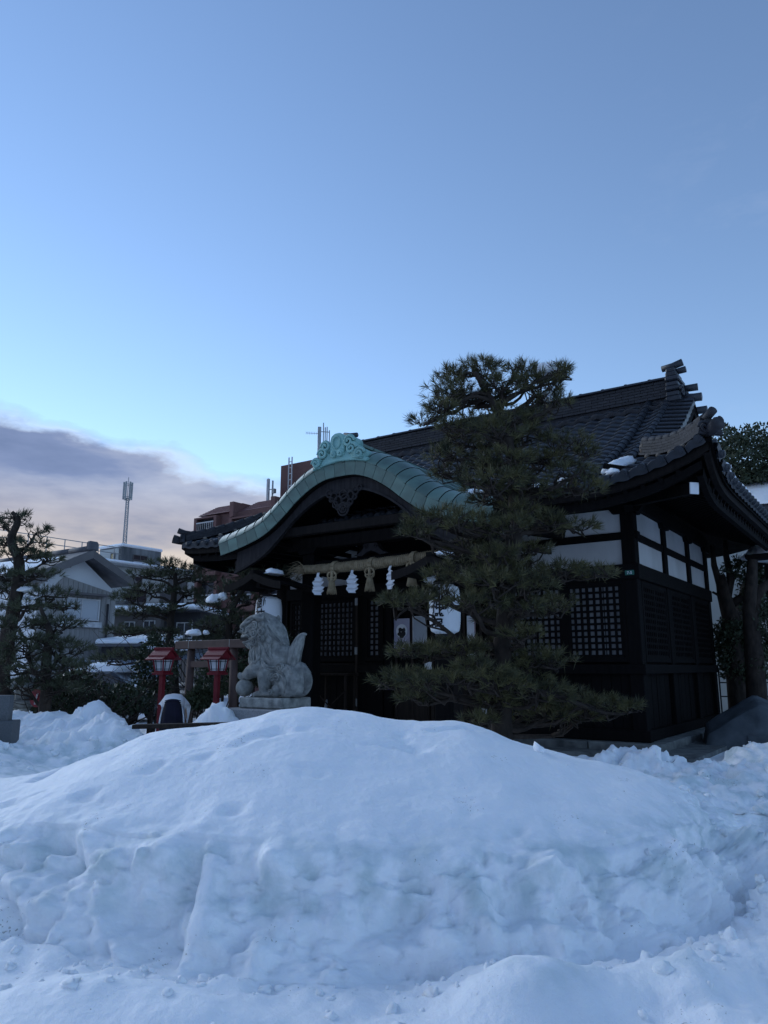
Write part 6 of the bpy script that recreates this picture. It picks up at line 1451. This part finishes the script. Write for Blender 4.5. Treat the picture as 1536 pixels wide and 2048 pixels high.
# --- antenna mast
def mast(label, px, ytop, ybot, Y, w, panels, zbot=None):
    b = at(px, ybot, Y); t = at(px + (px - 768) / 7500 * (ybot - ytop) * -1 * -1, ytop, Y); H_ = t.z - b.z; e = empty('antenna_mast', (b.x, b.y, b.z), R(20)); tag(e, label, 'antenna')
    L3 = [(w * math.cos(a), w * math.sin(a)) for a in (0, 2.094, 4.189)]
    for x, y in L3: MB().tube([(x, y, -.05), (x * .8, y * .8, H_ * .72)], .05, 6).build('leg', 'metal', e)
    mb = MB(); n = 12
    for k in range(n):
        z0, z1 = H_ * .72 * k / n, H_ * .72 * (k + 1) / n
        for i in range(3):
            a, b2 = L3[i], L3[(i + 1) % 3]; mb.bar((a[0] * .9, a[1] * .9, z0), (b2[0] * .9, b2[1] * .9, z1), .03); mb.bar((a[0] * .9, a[1] * .9, z1), (b2[0] * .9, b2[1] * .9, z1), .03)
    mb.build('bracing', 'metal', e)
    for k in range(panels):
        a = 2 * math.pi * k / panels; x, y = w * 1.9 * math.cos(a), w * 1.9 * math.sin(a); MB().box(x - .07, x + .07, y - .05, y + .05, H_ * .70, H_ * .98).build('panel_antenna', 'metal', e, bevel=.02)
    for z in (.74, .94): MB().tube([(w * 1.75 * math.cos(a), w * 1.75 * math.sin(a), H_ * z) for a in [i * math.pi / 8 for i in range(17)]], .025, 5).build('ring', 'metal', e)
    MB().tube([(0, 0, H_ * .7), (0, 0, H_ * 1.06)], .03, 6).build('spike', 'metal', e)
    return e
mast('tall lattice phone mast on the concrete penthouse', 248, 962, 1089, 57.5, .16, 6)
# --- low house with dark front and thick snow
g0 = frame_at(222, 36.0); lh = empty('low_house', g0, R(-4)); tag(lh, 'low taupe house with dark porch front under a thick snow layer', 'house')
sc = 1533 / 36.; X_ = lambda px: (px - 222) / sc; Z_ = lambda py: at(300, py, 36).z
MB().box(0, X_(318), 0, 5, -.1, Z_(1226)).build('wall', 'taupe_wall', lh); MB().box(X_(318), X_(392), .5, 5, -.1, Z_(1222)).build('porch_wall', 'dark_wall', lh)
for a, b, zz in ((222, 300, 1222), (290, 392, 1218)):
    MB().box(X_(a) - .15, X_(b) + .1, -.35, 5.2, Z_(zz + 6), Z_(zz + 3)).build('roof', 'dark_wall', lh); MB().box(X_(a) - .15, X_(b) + .1, -.36, 5.2, Z_(zz + 3), Z_(zz - 10)).build('roof_snow', 'snow', lh, bevel=.13)
for x0, y0, x1, y1 in ((245, 1245, 264, 1262), (285, 1243, 306, 1262), (346, 1246, 376, 1275)): window(lh, (X_(x0), X_(x1), Z_(y1), Z_(y0)), 'v', 0 if x0 < 318 else .5, 'dark_glass')
for i, (x0, x1, y0, Yb, lab) in enumerate([(205, 300, 1272, 30, 'small shed with a snow covered lean-to roof below the low house'), (300, 380, 1285, 27, 'small garden shed with snow on its roof behind the wide pine')]):
    p0, p1 = at(x0, y0, Yb), at(x1, y0, Yb); e = empty('garden_shed', (p0.x, p0.y, 0), R(-6)); tag(e, lab, 'shed'); W_ = p1.x - p0.x
    MB().box(0, W_, 0, 3, -.1, p0.z - .25).build('wall', 'dark_wall' if i == 0 else 'blue_sheet', e); MB().prism([(-.3, p0.z - .32), (3.2, p0.z - .02), (3.2, p0.z - .12), (-.3, p0.z - .42)], 0, -.2, W_ + .2).build('roof', 'grey_roof', e); MB().prism([(-.28, p0.z - .31), (3.2, p0.z - .015), (3.2, p0.z + .2), (-.15, p0.z - .12)], 0, -.2, W_ + .2).build('roof_snow', 'snow', e, bevel=.05)
# blue-grey sheet fence and parked car under snow
f0, f1 = at(150, 1390, 27), at(300, 1390, 25.5); e = empty('sheet_fence', (f0.x, f0.y, 0), math.atan2(f1.y - f0.y, f1.x - f0.x)); tag(e, 'blue grey corrugated sheet fence behind the parked car', 'fence'); W_ = (f1 - f0).length
for k in range(9):
    mb = MB()
    for j in range(5): mb.box(k * W_ / 9 + j * W_ / 45 + .01, k * W_ / 9 + (j + 1) * W_ / 45 - .02, -.02 - .02 * (j % 2), 0.0, 0, 1.75)
    mb.build('sheet', 'blue_sheet', e)
cp = at(205, 1390, 22.5); car = empty('parked_car', (cp.x, cp.y, -.05), R(-14)); tag(car, 'dark parked car with a thick layer of snow on its roof and bonnet', 'car')
prof = [(-2.0, .35), (-2.05, .75), (-1.85, .95), (-1.25, 1.0), (-.75, 1.42), (.75, 1.45), (1.35, 1.05), (2.0, .92), (2.1, .6), (2.05, .35)]
MB().prism(prof, 1, -.80, .80).build('body', 'car_paint', car, bevel=.07)
for sg in (-1, 1): MB().prism([(-1.05, 1.03), (-.70, 1.34), (.70, 1.36), (1.15, 1.06)], 1, sg * .806 - .006, sg * .806 + .006).build('side_window', 'dark_glass', car)
for x in (-1.25, 1.3):
    for y in (-.75, .75):
        w_ = MB().tube([(x, y - .1, .33), (x, y + .1, .33)], .33, 18).build('wheel', 'ink', car); MB().tube([(x, y - .105, .33), (x, y + .105, .33)], .19, 14).build('rim', 'metal', w_)
blob('roof_snow', (0, 0, 1.44), (.95, .8, .24), 71, parent=car); blob('bonnet_snow', (1.65, 0, .97), (.6, .8, .22), 72, parent=car)
# --- white rail barrier behind the torii
b0, b1 = at(355, 1365, 20), at(412, 1365, 19); e = empty('white_barrier', (b0.x, b0.y, 0), math.atan2(b1.y - b0.y, b1.x - b0.x)); tag(e, 'low white rail barrier behind the torii', 'barrier'); W_ = (b1 - b0).length
for k in range(3): MB().box(k * W_ / 2 - .03, k * W_ / 2 + .03, -.03, .03, 0, 1.12).build('post', 'frame_white', e)
for z in (.65, .85, 1.05): MB().box(-.2, W_ + .2, -.02, .02, z, z + .07).build('rail', 'frame_white', e)
b0 = at(358, 1330, 24); e = empty('slatted_screen', (b0.x, b0.y, 0), -ANG); tag(e, 'dark vertical slatted screen beyond the torii', 'fence')
for k in range(12): ubox('slat', 'taupe_wall', e, k * .14, k * .14 + .10, 0, .05, 0, 1.75)
for z in (.3, 1.5): ubox('rail', 'taupe_wall', e, -.02, 1.68, .05, .09, z, z + .08)
# --- brick apartment building
a0v = frame_at(396, 50.0); ap = empty('brick_apartments', a0v, -ANG); tag(ap, 'brown brick apartment block with sloping maroon roof panels', 'building')
q = lambda x, y: onplane(x, y, a0v, VV, UV)
zt = q(402, 1034)[1]; xe = 30.0; ztop = q(425, 1007)[1]
MB().box(0, xe, 0, 9, -.1, zt - .05).build('wall', 'brick', ap)
def mansard(pa, pb, inset):
    x0, x1 = q(pa, 1030)[0], q(pb, 1015)[0]
    MB().add([(x0, -inset, zt), (x1, -inset, zt), (x1 - .2, 1.3 - inset, ztop), (x0 + .5, 1.3 - inset, ztop), (x0, 2.5, zt), (x1, 2.5, zt), (x1 - .2, 2.5, ztop), (x0 + .5, 2.5, ztop)], [(0, 1, 2, 3), (4, 7, 6, 5), (0, 3, 7, 4), (1, 5, 6, 2), (3, 2, 6, 7), (0, 4, 5, 1)]).build('roof_panel', 'maroon_roof', ap)
    mb = MB()
    for k in range(1, 8): t = k / 8; mb.bar((x0 + .5 * t, -inset + 1.3 * t - .01, zt + (ztop - zt) * t), (x1 - .2 * t, -inset + 1.3 * t - .01, zt + (ztop - zt) * t), .03)
    mb.build('roof_joints', 'brick', ap)
    MB().box(x1 - .0, x1 + .35, -inset - .05, 2.5, zt - .4, ztop - .2).build('party_wall', 'brick', ap)
mansard(402, 466, .25); mansard(474, 540, -.1); mansard(548, 620, -.1)
for (x0, x1) in ((400, 436), (470, 512), (540, 585)):
    for yb, BH in ((1066, .85), (1140, 1.45), (1210, 1.45), (1282, 1.45)):
        A0, _ = q(x0 + 2, yb); A1, _ = q(x1, yb); Zb = q(x0, yb - 0)[1]; 
        rec = empty('balcony'); rec.parent = ap
        ubox('recess', 'dark_glass', rec, A0, A1, -.02, .0, Zb + .0, Zb + BH); 
        for a, b, c, d in ((A0 - .25, A0, Zb - .5, Zb + BH + .1), (A1, A1 + .25, Zb - .5, Zb + BH + .1), (A0, A1, Zb + BH, Zb + BH + .1), (A0, A1, Zb - .5, Zb)): ubox('surround', 'brick', rec, a, b, -.45, -.02, c, d)
        ubox('rail', 'frame_white', rec, A0, A1, -.47, -.44, Zb + .52, Zb + .60)
        for k in range(9): c = A0 + (A1 - A0) * (k + .5) / 9; ubox('baluster', 'metal', rec, c - .02, c + .02, -.46, -.44, Zb, Zb + .52)
        ubox('window_frame', 'frame_white', rec, A1 - .35, A1 - .25, -.04, -.021, Zb, Zb + BH)
q2 = lambda x, y: onplane(x, y, a0v + VV * 3.0, VV, UV)
t0, zz = q2(562, 932); t1, _ = q2(597, 925)
MB().box(t0, t1 + 3.5, 3.0, 8, zt - .1, zz).build('stair_tower', 'brick', ap)
lx0, _ = q2(581, 950); lx1, lz1 = q2(588, 915); _, lz0 = q2(584, 985); lad = empty('ladder'); lad.parent = ap
for x in (lx0, lx1): ubox('stile', 'frame_white', lad, x - .035, x + .035, 2.78, 2.84, lz0, lz1)
k = lz0
while k < lz1: ubox('rung', 'frame_white', lad, lx0, lx1, 2.79, 2.83, k, k + .05); k += .42
an = empty('rooftop_antenna', a0v + UV * q2(551, 980)[0] + VV * 2.6 + Vector((0, 0, ztop - .3)), -ANG); tag(an, 'white panel antenna on a short pole above the maroon roof', 'antenna')
MB().box(-.42, -.22, -.1, .1, .6, 2.2).build('panel', 'frame_white', an, bevel=.04); MB().tube([(.1, 0, 0), (.1, 0, 2.0)], .06, 8).build('pole', 'metal', an); MB().bar((-.3, 0, 1.4), (.1, 0, 1.4), .05).build('bracket', 'metal', an); MB().box(.1, .35, -.1, .1, 1.1, 1.4).build('radio_unit', 'metal', an); MB().tube([(-.32, 0, .1), (-.32, 0, .6)], .03, 6).build('cable', 'metal', an)
# mast cluster behind the green gable ornament
m0 = at(640, 925, 55); e = empty('antenna_cluster', (m0.x, m0.y, m0.z - 1.5), R(10)); tag(e, 'cluster of antenna poles rising behind the green gable ornament', 'antenna'); H_ = at(640, 852, 55).z - m0.z + 1.5
MB().box(-.22, .05, -.12, .12, 0, H_ * .98).build('panel', 'metal', e, bevel=.03)
for x, h in ((.22, 1.06), (.36, .98), (.50, .99), (.68, .93)): MB().tube([(x, 0, 1.0), (x, 0, H_ * h)], .045, 6).build('pole', 'metal', e)
for z in (.5, .65, .9): MB().bar((-.1, .05, H_ * z), (.7, .05, H_ * z), .05).build('bracket', 'metal', e)
MB().bar((-1.1, 0, H_ * .86), (-.2, 0, H_ * .86), .03).build('boom', 'metal', e)
for k in range(7): MB().bar((-1.1 + k * .13, 0, H_ * .86 - .12), (-1.1 + k * .13, 0, H_ * .86 + .12), .02).build('element', 'metal', e)
# --- right side: snowy roofed building, white sheeting, fence, tarpaulin heap
r0 = at(1440, 990, 23); e = empty('neighbour_building', (r0.x, r0.y, 0), -ANG); tag(e, 'neighbouring building with deep smooth snow on its roof', 'building'); zr_ = at(1480, 1010, 23).z
MB().box(-2.2, 9, .6, 7, -.1, zr_ - .3).build('wall', 'pale_concrete', e); MB().box(-.5, 9.5, 0, 7.5, zr_ - .3, zr_ - .12).build('eave', 'grey_roof', e)
mb = MB(); P = []
for i in range(15):
    row = []
    for j in range(21):
        x = -.55 + 10 * j / 20; y = -.1 + 7.7 * i / 14; ed = min(1, i / 3., (14 - i) / 3., j / 2., (20 - j) / 2.); row.append((x, y, zr_ - .12 + .95 * ed ** .5 + .10 * y * .6 + random.uniform(-.015, .015)))
    P.append(row)
mb.strip(P).build('roof_snow', 'snow', e, True)
for k in range(6):
    x = -2.1 + k * 1.35; ubox('cladding_panel', 'pale_concrete', e, x, x + 1.30, .55, .60, .3, zr_ - .5)
s0 = at(1505, 1115, 18.5); e = empty('small_roofed_gate', (s0.x, s0.y, 0), -ANG); tag(e, 'small dark roof with a thick snow cap at the right of the hall', 'roof')
MB().box(-.1, 3, -.5, .9, s0.z - .10, s0.z + .02).build('roof', 'dark_wood', e, bevel=.02); blob('roof_snow', (1.1, .2, s0.z + .02), (1.3, .75, .52), 91, parent=e, n=30, k=16)
for x in (.3, 2.4): MB().box(x - .07, x + .07, .1, .24, -.1, s0.z - .1).build('post', 'dark_wood', e)
f0, f1 = at(1442, 1400, 20), at(1600, 1400, 20); e = empty('metal_fence', (f0.x, f0.y, 0), 0); tag(e, 'thin dark metal fence behind the tree trunks', 'fence'); W_ = f1.x - f0.x
for k in range(10): MB().box(k * W_ / 9 - .015, k * W_ / 9 + .015, -.015, .015, 0, 1.5).build('post', 'dark_wall', e)
for z in (.75, 1.1, 1.45): MB().box(0, W_, -.012, .012, z, z + .03).build('rail', 'dark_wall', e)
c = at(1500, 1420, 15.5)
def tarp():
    e = empty('covered_heap', (c.x + .12, c.y, -.06), R(-20)); e.scale = (.86, .86, .86); tag(e, 'heap under a dark grey tarpaulin beside the hall', 'tarpaulin'); n = 28; P = []
    for i in range(n):
        row = []
        for j in range(n):
            x = -1.2 + 2.6 * j / (n - 1); y = -.8 + 1.6 * i / (n - 1); z = 1.20 - .75 * abs(x) ** 1.1 * .8 - .30 * abs(y); z = max(z, .25) ; row.append((x, y, z))
        P.append(row)
    A = np.array(P); A[..., 2] += .04 * fbm(A[..., 0] * 3, A[..., 1] * 3, A[..., 0] * 0, 4)
    for k in ((0, slice(None)), (-1, slice(None)), (slice(None), 0), (slice(None), -1)): A[k][..., 2] = -.05
    mb = MB().strip([[tuple(p) for p in r] for r in A]); mb.build('cover', 'tarp', e, True); MB().box(-.3, 1.35, -.86, -.80, -.05, .34).build('skirt_board', 'tarp', e)
tarp()
